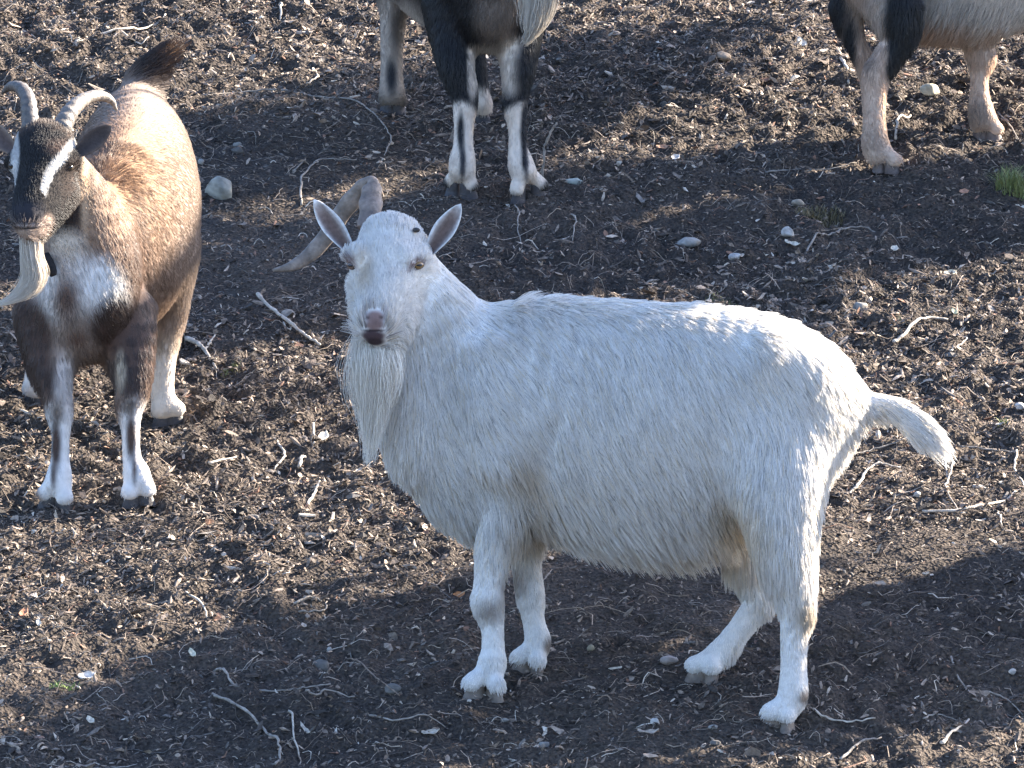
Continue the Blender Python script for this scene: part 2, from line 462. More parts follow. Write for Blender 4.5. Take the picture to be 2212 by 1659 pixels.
def make_ear(parent, base, tip, face, width, cup, cin, cout, cedge):
    base = np.asarray(base); tip = np.asarray(tip); ax = tip - base; L = np.linalg.norm(ax); ax = ax / L
    fn = nrm(np.asarray(face, float) - ax * (np.asarray(face, float) @ ax)); sd = np.cross(ax, fn)
    nu, nw = 14, 9; V = []; C = []
    U = np.linspace(0, 1, nu); W_ = np.linspace(-1, 1, nw)
    for sgn in (1, -1):
        for u in U:
            wd = width * (0.5 + 0.5 * math.sin(min(u / 0.5, 1) * math.pi / 2)) * (1 - max((u - 0.45) / 0.55, 0) ** 1.7) ** 0.75
            wd = max(wd, 0.0008)
            curl = cup * (1 - 0.75 * u)
            for q in W_:
                a = q * (0.5 + curl) ; off = wd * (1 - math.cos(a)) * (0.9 + curl)
                th = 0.0035 * (1 - abs(q) ** 3) * (1 - u ** 4) + 0.0006
                p = base + ax * (u * L) + sd * (wd * q * (1 - 0.35 * curl)) + fn * (off - 0.012 * math.sin(u * 2.6)) + fn * th * sgn
                V.append(p)
                e = max(abs(q) ** 4, u ** 10)
                ci = np.array(cin) * (1 - e) + np.array(cedge) * e
                C.append(ci if sgn > 0 else np.array(cout))
    F = []; m = nu * nw
    for i in range(nu - 1):
        for j in range(nw - 1):
            a = i * nw + j
            F.append((a, a + 1, a + nw + 1, a + nw)); F.append((m + a, m + a + nw, m + a + nw + 1, m + a + 1))
    for i in range(nu - 1):
        for j in (0, nw - 1):
            a = i * nw + j; F.append((a, a + nw, m + a + nw, m + a) if j == 0 else (a, m + a, m + a + nw, a + nw))
    for j in range(nw - 1):
        a = (nu - 1) * nw + j; F.append((a, a + 1, m + a + 1, m + a))
    return mesh_obj('ear', V, np.array(F), M_EAR, parent, C)

def make_horn(parent, nodes, hint, c0, c1, ridges=26, amp=0.05):
    N = catmull(np.array([list(pt(a, b, d)) + [ra * Q * d, rb * Q * d] for a, b, d, ra, rb in nodes]), 10)
    n = len(N); t = np.linspace(0, 1, n)
    rid = 1 + amp * np.sin(t * ridges * 2 * np.pi) * (1 - t) + 0.03 * np.sin(t * 57 + 1)
    V, F = tube_geo(N[:, :3], N[:, 3] * rid, N[:, 4] * rid, hint, 14)
    tt = np.append(np.repeat(t, 14), [0, 1])[:, None]
    C = np.array(c0) * (1 - tt) + np.array(c1) * tt
    C = C * (1 + 0.18 * np.sin(tt * ridges * 2 * np.pi + 1.5))
    return mesh_obj('horn', V, F, M_HORN, parent, C)

def uv_ball(c, r, ax, nu=16, nv=10):
    """ellipsoid; ax: 3 axis vectors, r: 3 radii"""
    V = [np.asarray(c) + ax[2] * r[2]]
    for i in range(1, nv):
        a = math.pi * i / nv
        for j in range(nu):
            b = 2 * math.pi * j / nu
            V.append(np.asarray(c) + ax[0] * r[0] * math.sin(a) * math.cos(b) + ax[1] * r[1] * math.sin(a) * math.sin(b) + ax[2] * r[2] * math.cos(a))
    V.append(np.asarray(c) - ax[2] * r[2]); V = np.array(V); F = []
    for i in range(nv - 2):
        for j in range(nu): F.append((1 + i * nu + j, 1 + (i + 1) * nu + j, 1 + (i + 1) * nu + (j + 1) % nu, 1 + i * nu + (j + 1) % nu))
    for j in range(0, nu, 2):
        F.append((0, 1 + j, 1 + (j + 1) % nu, 1 + (j + 2) % nu)); b_ = 1 + (nv - 2) * nu
        F.append((len(V) - 1, b_ + (j + 2) % nu, b_ + (j + 1) % nu, b_ + j))
    return V, np.array(F)

def surf_pt(V, vx, vy):
    P = V - CAM; d = P @ FW; x = (P @ RI) / d / Q + VW / 2; y = -(P @ UP) / d / Q + VH / 2
    e = np.hypot(x - vx, y - vy); k = np.where(e < 7)[0]
    if len(k) == 0: k = np.argsort(e)[:3]
    k = k[d[k] < d[k].min() + .03]; k = k[np.argsort(e[k])[:6]]
    return V[k].mean(0)

def make_eye(parent, c, r, look, iris=(0.28, 0.15, 0.03)):
    look = nrm(np.asarray(look, float)); x = nrm(np.cross(look, [0, 0, 1.0])); z = np.cross(x, look)
    V, F = uv_ball(c, (r * 1.15, r * 0.72, r * 0.75), (x, z, look))
    e = nrm(V - np.asarray(c)) @ look
    C = np.where((e > 0.55)[:, None], np.array(iris), np.array((0.02, 0.015, 0.014)))
    eo = mesh_obj('eye', V, F, M_EYE, parent, C)
    V, F = uv_ball(np.asarray(c) + look * r * 0.66, (r * 0.6, r * 0.2, r * 0.16), (x, z, look), 10, 6)
    mesh_obj('pupil', V, F, M_EYE, eo, (0.004, 0.004, 0.005))
    return eo

def strands(name, parent, guides, count, spread, rad, c, seed=3, wig=0.004, K=10):
    """long hair (beards): strands that follow a guide line (P, half-width, half-depth per node)"""
    r = np.random.default_rng(seed); G = catmull(np.array(guides), 6)
    tt = np.linspace(0, 1, len(G)); s = np.linspace(0, 1, K)
    a = r.random(count) * 2 * np.pi; rr = np.sqrt(r.random(count)) * np.where(r.random(count) < .10, 1.2, .90); ox, oy = rr * np.cos(a), rr * np.sin(a)
    end = 1 - 0.5 * r.random(count) ** 1.2 * (0.25 + 0.75 * rr); start = -0.0 * r.random(count)
    q = start[:, None] + s[None] * (end - start)[:, None]
    cl = r.integers(0, max(count // 55, 1), count); nc = cl.max() + 1
    q = q * r.uniform(.62, 1.0, nc)[cl][:, None]
    g = [np.interp(q, tt, G[:, i]) for i in range(5)]
    cx, cy, cv = r.normal(0, 0.38, nc)[cl], r.normal(0, 0.5, nc)[cl], r.uniform(0.78, 1.06, nc)[cl]
    mix = (s ** 0.8)[None] * r.uniform(.25, .8, count)[:, None]
    X = ox[:, None] * (1 - mix) + (ox * 0.3 + cx)[:, None] * mix; Y = oy[:, None] * (1 - mix) + (oy * 0.3 + cy)[:, None] * mix
    w1, w2 = r.uniform(3, 7, count), r.random(count) * 6.3
    wv = (np.sin(q * w1[:, None] + w2[:, None]) * .4 + np.sin(q * r.uniform(4, 9, nc)[cl][:, None] + r.uniform(0, 6.3, nc)[cl][:, None])) * wig * s[None]
    pts = np.stack([g[0] + (X * g[3]) + wv, g[1] + Y * g[4], g[2] + wv * 0.4], -1)
    col = np.array(c)[None] * (cv * r.uniform(0.85, 1.1, count))[:, None]
    return add_curves(name, parent, pts, np.linspace(1, 0.35, K) * rad, np.clip(col, 0, 0.9))

BACK = FW.copy()       # depth direction
DARK = np.array((0.012, 0.012, 0.014)); WHITE = np.array((0.80, 0.77, 0.725)); CREAM = np.array((0.60, 0.50, 0.38))
BROWN = np.array((0.36, 0.20, 0.115)); TAN = np.array((0.52, 0.36, 0.23)); DKBR = np.array((0.075, 0.048, 0.038)); GREYBR = np.array((0.27, 0.22, 0.18))

def foot(prims, fet, toes, r, k=0.009):
    """two toes per foot: toes is a list of (vx, vy) ends on the ground; returns 3-D toe points for the hooves"""
    out = []; r = r * .86
    G = [ghit(*t)[0] for t in toes]
    P0 = pt(*fet)
    for g in G:
        P2 = np.array([g[0], g[1], float(ground_z(g[0], g[1])) + .026]); P1 = P0 * 0.5 + P2 * 0.5 + np.array([0, 0, 0.004])
        prims.append(Tube([P0, P1, P2], [r * .95, r * .85, r * .92], [r * .95, r * .85, r * .9], BACK, k, 'toe', 2))
        out.append((P0, P2))
    # dewclaw bump at the back of the fetlock
    f = (G[0] + G[-1]) / 2 - P0; f[2] = 0; f = nrm(f)
    prims.append(Tube([P0 - f * r * .8 + np.array([0, 0, .008]), P0 - f * r * 1.15 + np.array([0, 0, -.002])], [.008, .007], [.012, .010], BACK, .006, 'toe', 1))
    return out

def finish_goat(o, toes, r, col=(0.06, 0.05, 0.045)):
    for a, b in toes: lathe_hoof(o, a, b, r, col)
def vr(rx, ry, d, rz): return np.array([rx * Q * d, rz, ry * Q * d])
def paint(V, C, patches):
    for (vx, vy, d), (rx, ry, rz), col, soft in patches:
        m = blob(V, pt(vx, vy, d), vr(rx, ry, d, rz), soft)[:, None]
        C = C * (1 - m) + np.asarray(col) * m
    return C
def stripe(V, C, line, col, dmax):
    L = catmull([pt(a, b, d) for a, b, d, _ in line], 6); w = catmull([[r * Q * d] for _, _, d, r in line], 6)[:, 0]
    m = np.zeros(len(V))
    for p, r in zip(L, w):
        dv = V - p; e = np.hypot(dv @ RI, dv @ UP) / r
        m = np.maximum(m, (1 - sstep(.7, 1.3, e)) * (np.abs(dv @ FW) < dmax))
    return C * (1 - m[:, None]) + np.asarray(col) * m[:, None]
def field(V, base, items):
    L = np.full(len(V), float(base))
    for (vx, vy, d), (rx, ry, rz), val, soft in items:
        m = blob(V, pt(vx, vy, d), vr(rx, ry, d, rz), soft)
        L = L * (1 - m) + val * m
    return L

# ================================================================== white goat
def white_goat():
    T = []; add = lambda *a, **k: T.append(tube_v(*a, **k))
    dn, df, hn, hf = gd(1045, 1500), gd(1145, 1448), gd(1690, 1568), gd(1520, 1466)
    mf, mh = (dn + df) / 2, (hn + hf) / 2
    mm = lambda t: mf + (mh - mf) * t
    add([(972, 932, mm(-.05), 145, 96), (1030, 902, mm(0), 215, 130), (1150, 890, mm(.2), 240, 148), (1290, 898, mm(.4), 248, 172), (1420, 908, mm(.6), 250, 180),
         (1540, 895, mm(.8), 234, 165), (1645, 872, mm(.95), 200, 144), (1722, 864, mm(1.05), 152, 120), (1768, 876, mm(1.1), 108, 86)], BACK, 0.03, 'torso')
    sh = mm(.1) - .125
    add([(1062, 760, sh + .035, 46, 26), (1075, 860, sh + .012, 60, 30), (1092, 990, sh + .015, 56, 28)], BACK, 0.04, 'torso')          # shoulder blade
    add([(1660, 770, mm(1) - .088, 40, 24), (1735, 820, mm(1) - .075, 40, 26)], BACK, 0.06, 'torso')                                       # hip
    T.append(Tube([pt(1592, 860, mm(.9) - .245), pt(1585, 960, mm(.9) - .25), pt(1570, 1060, mm(.9) - .25)], [.035, .05, .045], [.10, .105, .10], BACK, -0.06, 'hollow', 1))    # flank
    T.append(Tube([pt(1160, 930, mm(.2) - .215), pt(1155, 1060, mm(.2) - .215)], [.022, .025], [.085, .09], BACK, -0.05, 'hollow', 1))    # behind the shoulder
    add([(975, 1030, mf, 82, 86), (1010, 1062, mf, 70, 78)], BACK, 0.04, 'brisket')
    add([(1040, 830, mf, 150, 115), (965, 735, mf - .01, 112, 98), (905, 640, mf - .02, 84, 80), (868, 570, mf - .03, 66, 66)], BACK, 0.04, 'neck')
    add([(862, 700, mf - .04, 58, 55), (868, 830, mf - .045, 70, 64), (905, 955, mf - .025, 72, 76)], BACK, 0.04, 'throat')
    h0 = mf - .06
    add([(843, 528, h0, 68, 60), (841, 566, h0 - .012, 80, 66)], BACK, 0.03, 'crown')
    add([(838, 575, h0 - .025, 74, 55), (827, 636, h0 - .07, 58, 46), (814, 684, h0 - .105, 43, 37), (809, 704, h0 - .115, 38, 31)], BACK, 0.02, 'face')
    add([(864, 628, h0 - .015, 50, 42), (846, 690, h0 - .06, 42, 36), (813, 724, h0 - .098, 29, 24)], BACK, 0.018, 'jaw')
    add([(790, 620, h0 - .03, 38, 40), (794, 668, h0 - .06, 32, 34)], BACK, 0.02, 'jaw')
    add([(878, 563, h0 - .055, 24, 22), (905, 560, h0 - .03, 20, 24)], BACK, 0.012, 'brow')
    add([(780, 556, h0 - .05, 22, 22), (765, 556, h0 - .028, 17, 24)], BACK, 0.012, 'brow')
    add([(790, 712, h0 - .108, 15, 16), (782, 706, h0 - .10, 13, 14)], BACK, 0.01, 'lip')
    add([(832, 710, h0 - .106, 15, 16), (840, 702, h0 - .095, 13, 14)], BACK, 0.01, 'lip')
    for x, y, dd in ((795, 690, -.152), (823, 689, -.152)):
        T.append(Tube([pt(x, y, h0 + dd), pt(x + (4 if x > 809 else -4), y + 5, h0 + dd + .004)], [.0042, .003], [.009, .008], BACK, -0.004, 'nostril', 1))
    # near foreleg
    add([(1080, 950, dn + .02, 78, 60), (1090, 1085, dn, 54, 45), (1065, 1185, dn, 37, 34), (1056, 1258, dn, 31, 30), (1053, 1296, dn, 36, 34), (1058, 1322, dn, 30, 30), (1063, 1350, dn, 24, 24),
         (1065, 1398, dn, 24, 23), (1063, 1430, dn, 31, 29), (1056, 1452, dn, 26, 25)], BACK, 0.025, 'leg')
    # far foreleg
    add([(1105, 1000, df - .02, 60, 50), (1130, 1110, df, 45, 40), (1134, 1195, df, 30, 30), (1145, 1282, df, 31, 30), (1149, 1310, df, 26, 26), (1154, 1345, df, 23, 23), (1162, 1383, df, 28, 27), (1158, 1402, df, 24, 24)], BACK, 0.025, 'leg')
    # near hind leg
    add([(1690, 830, hn + .11, 85, 45), (1682, 920, hn + .06, 106, 60), (1678, 1010, hn + .03, 107, 64), (1688, 1115, hn + .01, 80, 58), (1706, 1215, hn, 54, 44), (1716, 1282, hn, 41, 35), (1721, 1315, hn, 36, 32), (1716, 1355, hn, 29, 27),
         (1714, 1400, hn, 27, 25), (1714, 1450, hn, 28, 26), (1713, 1500, hn, 33, 29), (1703, 1524, hn, 28, 26)], BACK, 0.05, 'leg')
    # far hind leg
    add([(1650, 1000, hf - .04, 85, 55), (1615, 1120, hf, 58, 45), (1612, 1205, hf, 38, 36), (1637, 1288, hf, 32, 31), (1614, 1336, hf, 27, 26), (1574, 1388, hf, 26, 25), (1547, 1420, hf, 31, 28), (1536, 1432, hf, 27, 26)], BACK, 0.03, 'leg')
    toes = foot(T, (1056, 1452, dn), [(1018, 1505), (1072, 1508)], .0235)
    toes += foot(T, (1160, 1398, df), [(1122, 1448), (1162, 1455)], .022)
    toes += foot(T, (1702, 1522, hn), [(1664, 1568), (1698, 1574)], .0235)
    toes += foot(T, (1537, 1430, hf), [(1500, 1466), (1538, 1470)], .0235)
    add([(1790, 850, mh + .0, 48, 42), (1850, 866, mh, 30, 26), (1900, 876, mh - .01, 24, 20), (1945, 893, mh - .015, 27, 17), (1982, 926, mh - .02, 29, 15), (2008, 958, mh - .02, 17, 9)], BACK, 0.03, 'tail')
    V, F = build_body(T, 0.0042)
    N, A = vnormals(V, F)
    C = np.tile(WHITE, (len(V), 1))
    dirt = CREAM * 0.95 + 0.06
    C = paint(V, C, [((1480, 1190, mm(.6)), (230, 60, .3), dirt * .6 + WHITE * .4, .6), ((1585, 1140, hn), (60, 70, .3), (0.74, 0.64, 0.50), .7), ((1130, 1080, dn), (40, 130, .25), dirt, .7),  # cream between belly and thigh lightened for sun shining through there
        ((1010, 1060, mf), (150, 60, .3), WHITE * .9, .6), ((1058, 1312, dn), (26, 26, .04), GREYBR * 1.1, .7), ((1110, 1270, dn), (28, 36, .2), GREYBR * 1.3, .8),
        ((1738, 1310, hn), (26, 34, .06), CREAM * .8, .8), ((1738, 1500, hn), (16, 16, .06), GREYBR, .6), ((1186, 1390, df), (14, 20, .05), GREYBR, .6),
        ((1070, 1512, dn), (90, 14, .12), GREYBR * 1.2, .8), ((1150, 1460, df), (70, 12, .12), GREYBR * 1.2, .8), ((1690, 1578, hn), (70, 14, .12), GREYBR * 1.2, .8), ((1520, 1474, hf), (70, 12, .12), GREYBR * 1.2, .8),
        ((790, 610, h0 - .06), (20, 50, .05), CREAM * 1.05, .9), ((990, 830, mf - .1), (30, 60, .08), WHITE * .92, .8)])
    pink = np.array((0.26, 0.17, 0.15)); mauve = np.array((0.10, 0.07, 0.08))
    skin = [((809, 686, h0 - .155), (29, 18, .03), pink, .3), ((809, 704, h0 - .15), (23, 12, .035), pink * .9, .35), ((806, 726, h0 - .13), (27, 15, .035), mauve, .35), ((809, 739, h0 - .12), (22, 10, .04), mauve * .6, .4),
            ((793, 690, h0 - .16), (6, 4.5, .03), pink * .25, .5), ((824, 689, h0 - .16), (6, 4.5, .03), pink * .25, .5), ((808, 716, h0 - .15), (26, 2.6, .04), mauve * .35, .5), ((809, 700, h0 - .16), (2.2, 13, .03), pink * .45, .6),
            ((901, 579, h0 - .08), (20, 11, .04), (.20, .13, .12), .4), ((757, 574, h0 - .07), (13, 14, .04), (.20, .13, .13), .5), ((888, 592, h0 - .09), (15, 5, .03), (.30, .23, .21), .7), ((768, 590, h0 - .09), (10, 6, .03), (.30, .23, .21), .7)]
    under = np.clip(field(V, .62, [((840, 620, h0), (115, 165, .2), .84, .3), ((1060, 1380, dn), (90, 150, .06), .74, .4), ((1150, 1370, df), (60, 140, .06), .74, .4), ((1700, 1440, hn), (90, 170, .06), .74, .4), ((1570, 1390, hf), (130, 140, .06), .74, .4)]), 0, 1)[:, None]  # skin colour darkened beneath the coat so gaps between locks look shaded
    C = paint(V, C, skin)
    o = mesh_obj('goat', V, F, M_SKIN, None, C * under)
    tag(o, 'shaggy white goat standing side on with a crumpled horn, facing the viewer', 'goat', 'goats')
    down = np.array([0, 0, -1.0]); right = RI
    flow = flow_of(T, V, {'torso': right * .55 + down * .8, 'brisket': down + right * .5, 'neck': down * .9 + right * .45, 'throat': down, 'crown': UP * .8 + BACK * .5, 'face': UP + BACK * .2, 'jaw': down * .7 + right * .5 , 'brow': UP + BACK * .3, 'lip': UP, 'leg': down + right * .12, 'tail': right * .8 + down * .45})
    ln = field(V, .037, [((1400, 1150, mm(.6)), (330, 80, .3), .055, .5), ((1430, 1170, mm(.6)), (240, 55, .3), .085, .5), ((1000, 1090, mf), (110, 60, .3), .055, .6), ((880, 850, mf), (110, 180, .12), .04, .6),
        ((980, 620, mf), (90, 70, .2), .045, .6), ((840, 600, h0), (110, 140, .16), .0115, .3), ((842, 474, h0), (60, 22, .1), .018, .5), ((1780, 1100, hn), (60, 150, .2), .042, .6), ((1760, 1230, hn), (40, 40, .1), .045, .6),
        ((1060, 1370, dn), (100, 190, .05), .0115, .75), ((1150, 1350, df), (80, 170, .05), .0115, .75), ((1700, 1480, hn), (90, 150, .06), .010, .8), ((1560, 1390, hf), (130, 120, .06), .010, .3),
        ((1600, 1420, hf), (35, 30, .06), .035, .6), ((1870, 815, mh), (40, 34, .1), .05, .6), ((2010, 955, mh), (60, 60, .1), .052, .6), ((1890, 900, mh), (60, 25, .1), .035, .6), ((1030, 1470, dn), (40, 24, .1), .011, .4)])
    dens = field(V, 1, [((p[0]), p[1], 0, .2) for p in skin[:4]] + [(skin[8][0], (16, 9, .03), 0, .3), (skin[9][0], (11, 11, .03), 0, .3), ((806, 690, h0 - .12), (60, 70, .1), 1.0, .3)][:2])
    dens = dens * (1 + 3.2 * blob(V, pt(840, 610, h0), vr(120, 150, h0, .16), .2)) * (1 + .8 * sstep(1180, 1250, (VH / 2 - ((V - CAM) @ UP) / ((V - CAM) @ FW) / Q))) * np.where(N[:, 1] > 0.35, 0.4, 1)
    # hair stays off the muzzle skin even where the dense mask lies
    dens = dens * field(V, 1, [(p[0], p[1], 0, .2) for p in skin[:4]])
    make_fur('fur', o, V, F, N, A, flow, C, ln, dens, 170000, lift=.17, grav=.16, rad=.00056, seed=11, vary=.09, dark=.45, ndark=.08, stain=.8, cell=.010, cz=2, clump=.7)
    EC = (0.135, 0.09, 0.074); 
    make_ear(o, pt(752, 542, h0 + .01), pt(680, 430, h0 + .0), -BACK + RI * .35, .0255, .7, EC, WHITE * .8, WHITE)
    make_ear(o, pt(928, 548, h0 + .01), pt(994, 440, h0 + .0), -BACK - RI * .25, .0255, .7, EC, WHITE * .8, WHITE)
    make_horn(o, [(799, 492, h0 + .03, 26, 13), (800, 455, h0 + .05, 25, 12), (802, 424, h0 + .07, 24, 11), (804, 402, h0 + .085, 19, 10), (800, 394, h0 + .092, 14, 9), (788, 402, h0 + .10, 18, 9), (764, 428, h0 + .115, 20, 9), (736, 464, h0 + .13, 20, 9), (704, 512, h0 + .135, 19, 8),
                  (668, 551, h0 + .13, 16, 7), (630, 575, h0 + .115, 11, 6), (590, 584, h0 + .10, 3, 2.5)], BACK, (0.17, 0.13, 0.105), (0.20, 0.165, 0.135), 9, .06)
    V2, F2 = uv_ball(pt(899, 497, h0 - .03), (.0075, .006, .005), (RI, BACK, UP), 10, 8)
    mesh_obj('horn_stub', V2, F2, M_HORN, o, (0.03, 0.026, 0.024))
    make_eye(o, surf_pt(V, 902, 573) + BACK * .005, .0122, -BACK * .85 + RI * .5, (0.17, 0.10, 0.035))
    make_eye(o, surf_pt(V, 763, 574) + BACK * .005, .0122, -BACK * .75 - RI * .65, (0.12, 0.08, 0.06))
    finish_goat(o, toes, .0215, (0.15, 0.12, 0.095))
    G = [list(pt(815, 700, h0 - .05)) + [.036, .02], list(pt(813, 745, h0 - .075)) + [.047, .03], list(pt(812, 790, h0 - .085)) + [.052, .03], list(pt(811, 850, h0 - .08)) + [.045, .026], list(pt(808, 910, h0 - .075)) + [.030, .018], list(pt(798, 1015, h0 - .07)) + [.006, .006]]
    strands('beard', o, G, 6500, 1, .0005, WHITE * np.array((1.05, 1.02, .96)), 5, .008)
    return o

# ================================================================== brown goat
def brown_goat():
    T = []; add = lambda *a, **k: T.append(tube_v(*a, **k))
    d0 = gd(200, 1095); e1 = gd(370, 912); e2 = gd(76, 868)
    add([(170, 670, d0 + .02, 120, 98), (200, 590, d0 + .12, 185, 122), (258, 505, d0 + .26, 222, 148), (282, 450, d0 + .42, 215, 150), (292, 372, d0 + .58, 184, 128), (292, 300, d0 + .68, 124, 95)], RI, 0.03, 'torso')
    add([(188, 620, d0 + .0, 95, 100), (186, 560, d0 + .0, 100, 112), (160, 460, d0 - .01, 88, 95), (125, 370, d0 - .05, 62, 66)], RI, 0.035, 'neck')
    h0 = d0 - .09
    add([(97, 318, h0 - .0, 66, 56), (93, 350, h0 - .03, 66, 58)], BACK, 0.02, 'crown')
    add([(90, 360, h0 - .04, 58, 50), (76, 415, h0 - .09, 45, 42), (63, 458, h0 - .125, 37, 35), (60, 480, h0 - .135, 35, 31)], BACK, 0.02, 'face')
    add([(128, 415, h0 - .03, 45, 42), (96, 470, h0 - .08, 34, 34), (68, 500, h0 - .12, 27, 25)], BACK, 0.018, 'jaw')
    add([(140, 352, h0 - .045, 22, 22), (156, 350, h0 - .03, 18, 20)], BACK, 0.012, 'brow')
    add([(40, 350, h0 - .045, 20, 22), (28, 352, h0 - .03, 17, 20)], BACK, 0.012, 'brow')
    for x, y in ((48, 466), (78, 464)):
        T.append(Tube([pt(x, y, h0 - .172), pt(x + (4 if x > 60 else -4), y + 5, h0 - .166)], [.004, .003], [.009, .008], BACK, -0.004, 'nostril', 1))
    f1, f2 = gd(120, 1098), gd(300, 1085)
    add([(100, 680, f1 + .04, 72, 62), (106, 770, f1 + .02, 52, 48), (121, 845, f1, 33, 32), (128, 882, f1, 31, 30), (131, 930, f1, 20, 21), (130, 988, f1, 20, 20), (128, 1028, f1, 28, 27), (126, 1045, f1, 29, 27)], BACK, 0.025, 'leg')
    add([(262, 680, f2 + .05, 78, 62), (283, 770, f2 + .02, 52, 48), (287, 836, f2, 36, 34), (279, 872, f2, 31, 30), (282, 925, f2, 20, 21), (285, 988, f2, 20, 20), (294, 1020, f2, 29, 27), (297, 1035, f2, 30, 27)], BACK, 0.025, 'leg')
    add([(335, 540, e1 - .08, 92, 80), (348, 650, e1 - .02, 62, 52), (352, 745, e1, 33, 32), (350, 800, e1, 28, 27), (351, 845, e1, 26, 25), (357, 878, e1, 30, 28)], BACK, 0.03, 'leg')
    add([(180, 560, e2 - .1, 80, 80), (120, 660, e2 - .04, 58, 50), (88, 755, e2, 33, 32), (80, 800, e2, 26, 26), (76, 835, e2, 27, 26)], BACK, 0.03, 'leg')
    toes = foot(T, (126, 1042, f1), [(98, 1094), (140, 1102)], .0235)
    toes += foot(T, (297, 1032, f2), [(280, 1090), (318, 1084)], .0235)
    toes += foot(T, (357, 876, e1), [(345, 914), (382, 910)], .0235)
    toes += foot(T, (76, 835, e2), [(66, 868), (90, 872)], .022)
    add([(294, 225, d0 + .68, 44, 42), (304, 180, d0 + .71, 38, 32), (326, 150, d0 + .72, 32, 24), (350, 124, d0 + .73, 23, 17), (374, 106, d0 + .735, 9, 8)], BACK, 0.02, 'tail')
    V, F = build_body(T, 0.0046)
    N, A = vnormals(V, F)
    C = np.tile(np.array((0.218, 0.150, 0.111)), (len(V), 1))
    m = d0
    C = paint(V, C, [
        ((330, 300, d0 + .6), (140, 150, .3), (0.269, 0.207, 0.165), .7), ((400, 500, d0 + .5), (60, 260, .3), (0.307, 0.243, 0.197), .7),
        ((300, 400, d0 + .2), (70, 120, .25), (0.275, 0.165, 0.094), .8), ((250, 520, d0 + .15), (34, 140, .2), (0.269, 0.156, 0.088), .7), ((305, 560, d0 + .2), (22, 130, .25), (0.128, 0.081, 0.060), .8), ((330, 640, d0 + .25), (50, 110, .2), (0.186, 0.126, 0.091), .8),
        ((200, 500, d0), (24, 100, .2), (0.269, 0.171, 0.108), .7), ((345, 730, e1), (50, 150, .12), (0.333, 0.252, 0.194), .6), ((85, 700, e2), (60, 120, .12), (0.224, 0.144, 0.097), .6),
        ((165, 640, d0 - .1), (98, 90, .3), (0.60, 0.57, 0.54), .3), ((225, 615, d0), (46, 70, .2), (0.72, 0.70, 0.67), .35), ((170, 740, d0 - .1), (70, 70, .2), (0.269, 0.216, 0.182), .5),
        ((142, 645, d0 - .1), (26, 44, .2), (0.13, 0.085, 0.065), .7), ((162, 738, d0 - .1), (20, 16, .2), (0.17, 0.11, 0.085), .8),
        ((70, 725, d0), (50, 90, .18), DKBR * .9, .3), ((82, 810, f1), (28, 60, .10), DKBR * 1.2, .4), ((110, 830, f1 - .04), (15, 42, .05), DKBR, .5),
        ((246, 690, d0), (54, 70, .16), DKBR * .8, .3), ((290, 760, f2), (58, 66, .14), DKBR * 1.2, .45), ((285, 815, f2), (38, 38, .12), DKBR, .3), ((262, 800, f2), (12, 40, .05), CREAM * .8, .5),
        ((127, 905, f1), (40, 40, .12), (0.62, 0.59, 0.56), .3), ((140, 830, f1), (22, 60, .06), (0.55, 0.50, 0.46), .5), ((128, 1000, f1), (52, 105, .12), (0.66, 0.64, 0.61), .2), ((300, 990, f2), (60, 130, .12), (0.66, 0.63, 0.60), .2),
        ((122, 890, f1 - .04), (16, 26, .04), GREYBR * .7, .7), ((118, 960, f1 - .04), (14, 60, .05), DKBR * .9, .4), ((113, 1025, f1 - .05), (8, 40, .04), DKBR, .5),
        ((279, 880, f2 - .04), (15, 20, .04), GREYBR * .6, .7), ((282, 945, f2 - .04), (12, 52, .05), DKBR, .4), ((289, 1010, f2 - .05), (7, 40, .04), DKBR, .5),
        ((370, 830, e1), (50, 110, .12), (0.60, 0.52, 0.43), .4), ((76, 840, e2), (40, 60, .12), (0.55, 0.48, 0.42), .5),
        ((345, 132, d0 + .72), (84, 56, .1), DKBR * .5, .3), ((370, 104, d0 + .72), (22, 22, .1), (0.12, 0.07, 0.04), .6),
        # head
        ((95, 400, h0 - .05), (105, 135, .16), np.array((0.016, 0.0135, 0.013)), .15), ((160, 410, h0 + .03), (34, 80, .1), (0.055, 0.038, 0.030), .6), ((80, 330, h0), (42, 45, .2), (0.013, 0.012, 0.012), .5), ((125, 318, h0 - .04), (30, 16, .06), (0.07, 0.043, 0.033), .6),
        ((186, 430, h0 + .05), (10, 90, .1), TAN * .85, .5), ((150, 520, h0 + .06), (40, 34, .12), (0.55, 0.48, 0.40), .5),
        ((68, 503, h0 - .13), (34, 13, .06), (0.40, 0.31, 0.25), .4), ((95, 480, h0 - .11), (18, 18, .05), (0.38, 0.28, 0.22), .5), ((58, 460, h0 - .15), (42, 27, .05), (0.028, 0.026, 0.03), .3), ((62, 490, h0 - .14), (40, 3, .06), (0.01, 0.009, 0.009), .5), ((65, 484, h0 - .14), (36, 3.5, .06), (0.35, 0.29, 0.26), .5)])
    ws = WHITE * .66
    C = stripe(V, C, [(158, 312, h0, 8), (140, 342, h0, 10), (116, 374, h0, 10), (105, 410, h0, 8), (95, 440, h0, 8)], ws, .13)
    C = stripe(V, C, [(34, 293, h0, 7), (37, 337, h0, 10), (35, 391, h0, 8), (28, 430, h0, 6)], ws, .13)
    o = mesh_obj('goat', V, F, M_SKIN, None, C)
    tag(o, 'brown goat at the left edge with black and white striped face, pale beard', 'goat', 'goats')
    down = np.array([0, 0, -1.0])
    ax = nrm(pt(290, 330, d0 + .68) - pt(170, 640, d0))
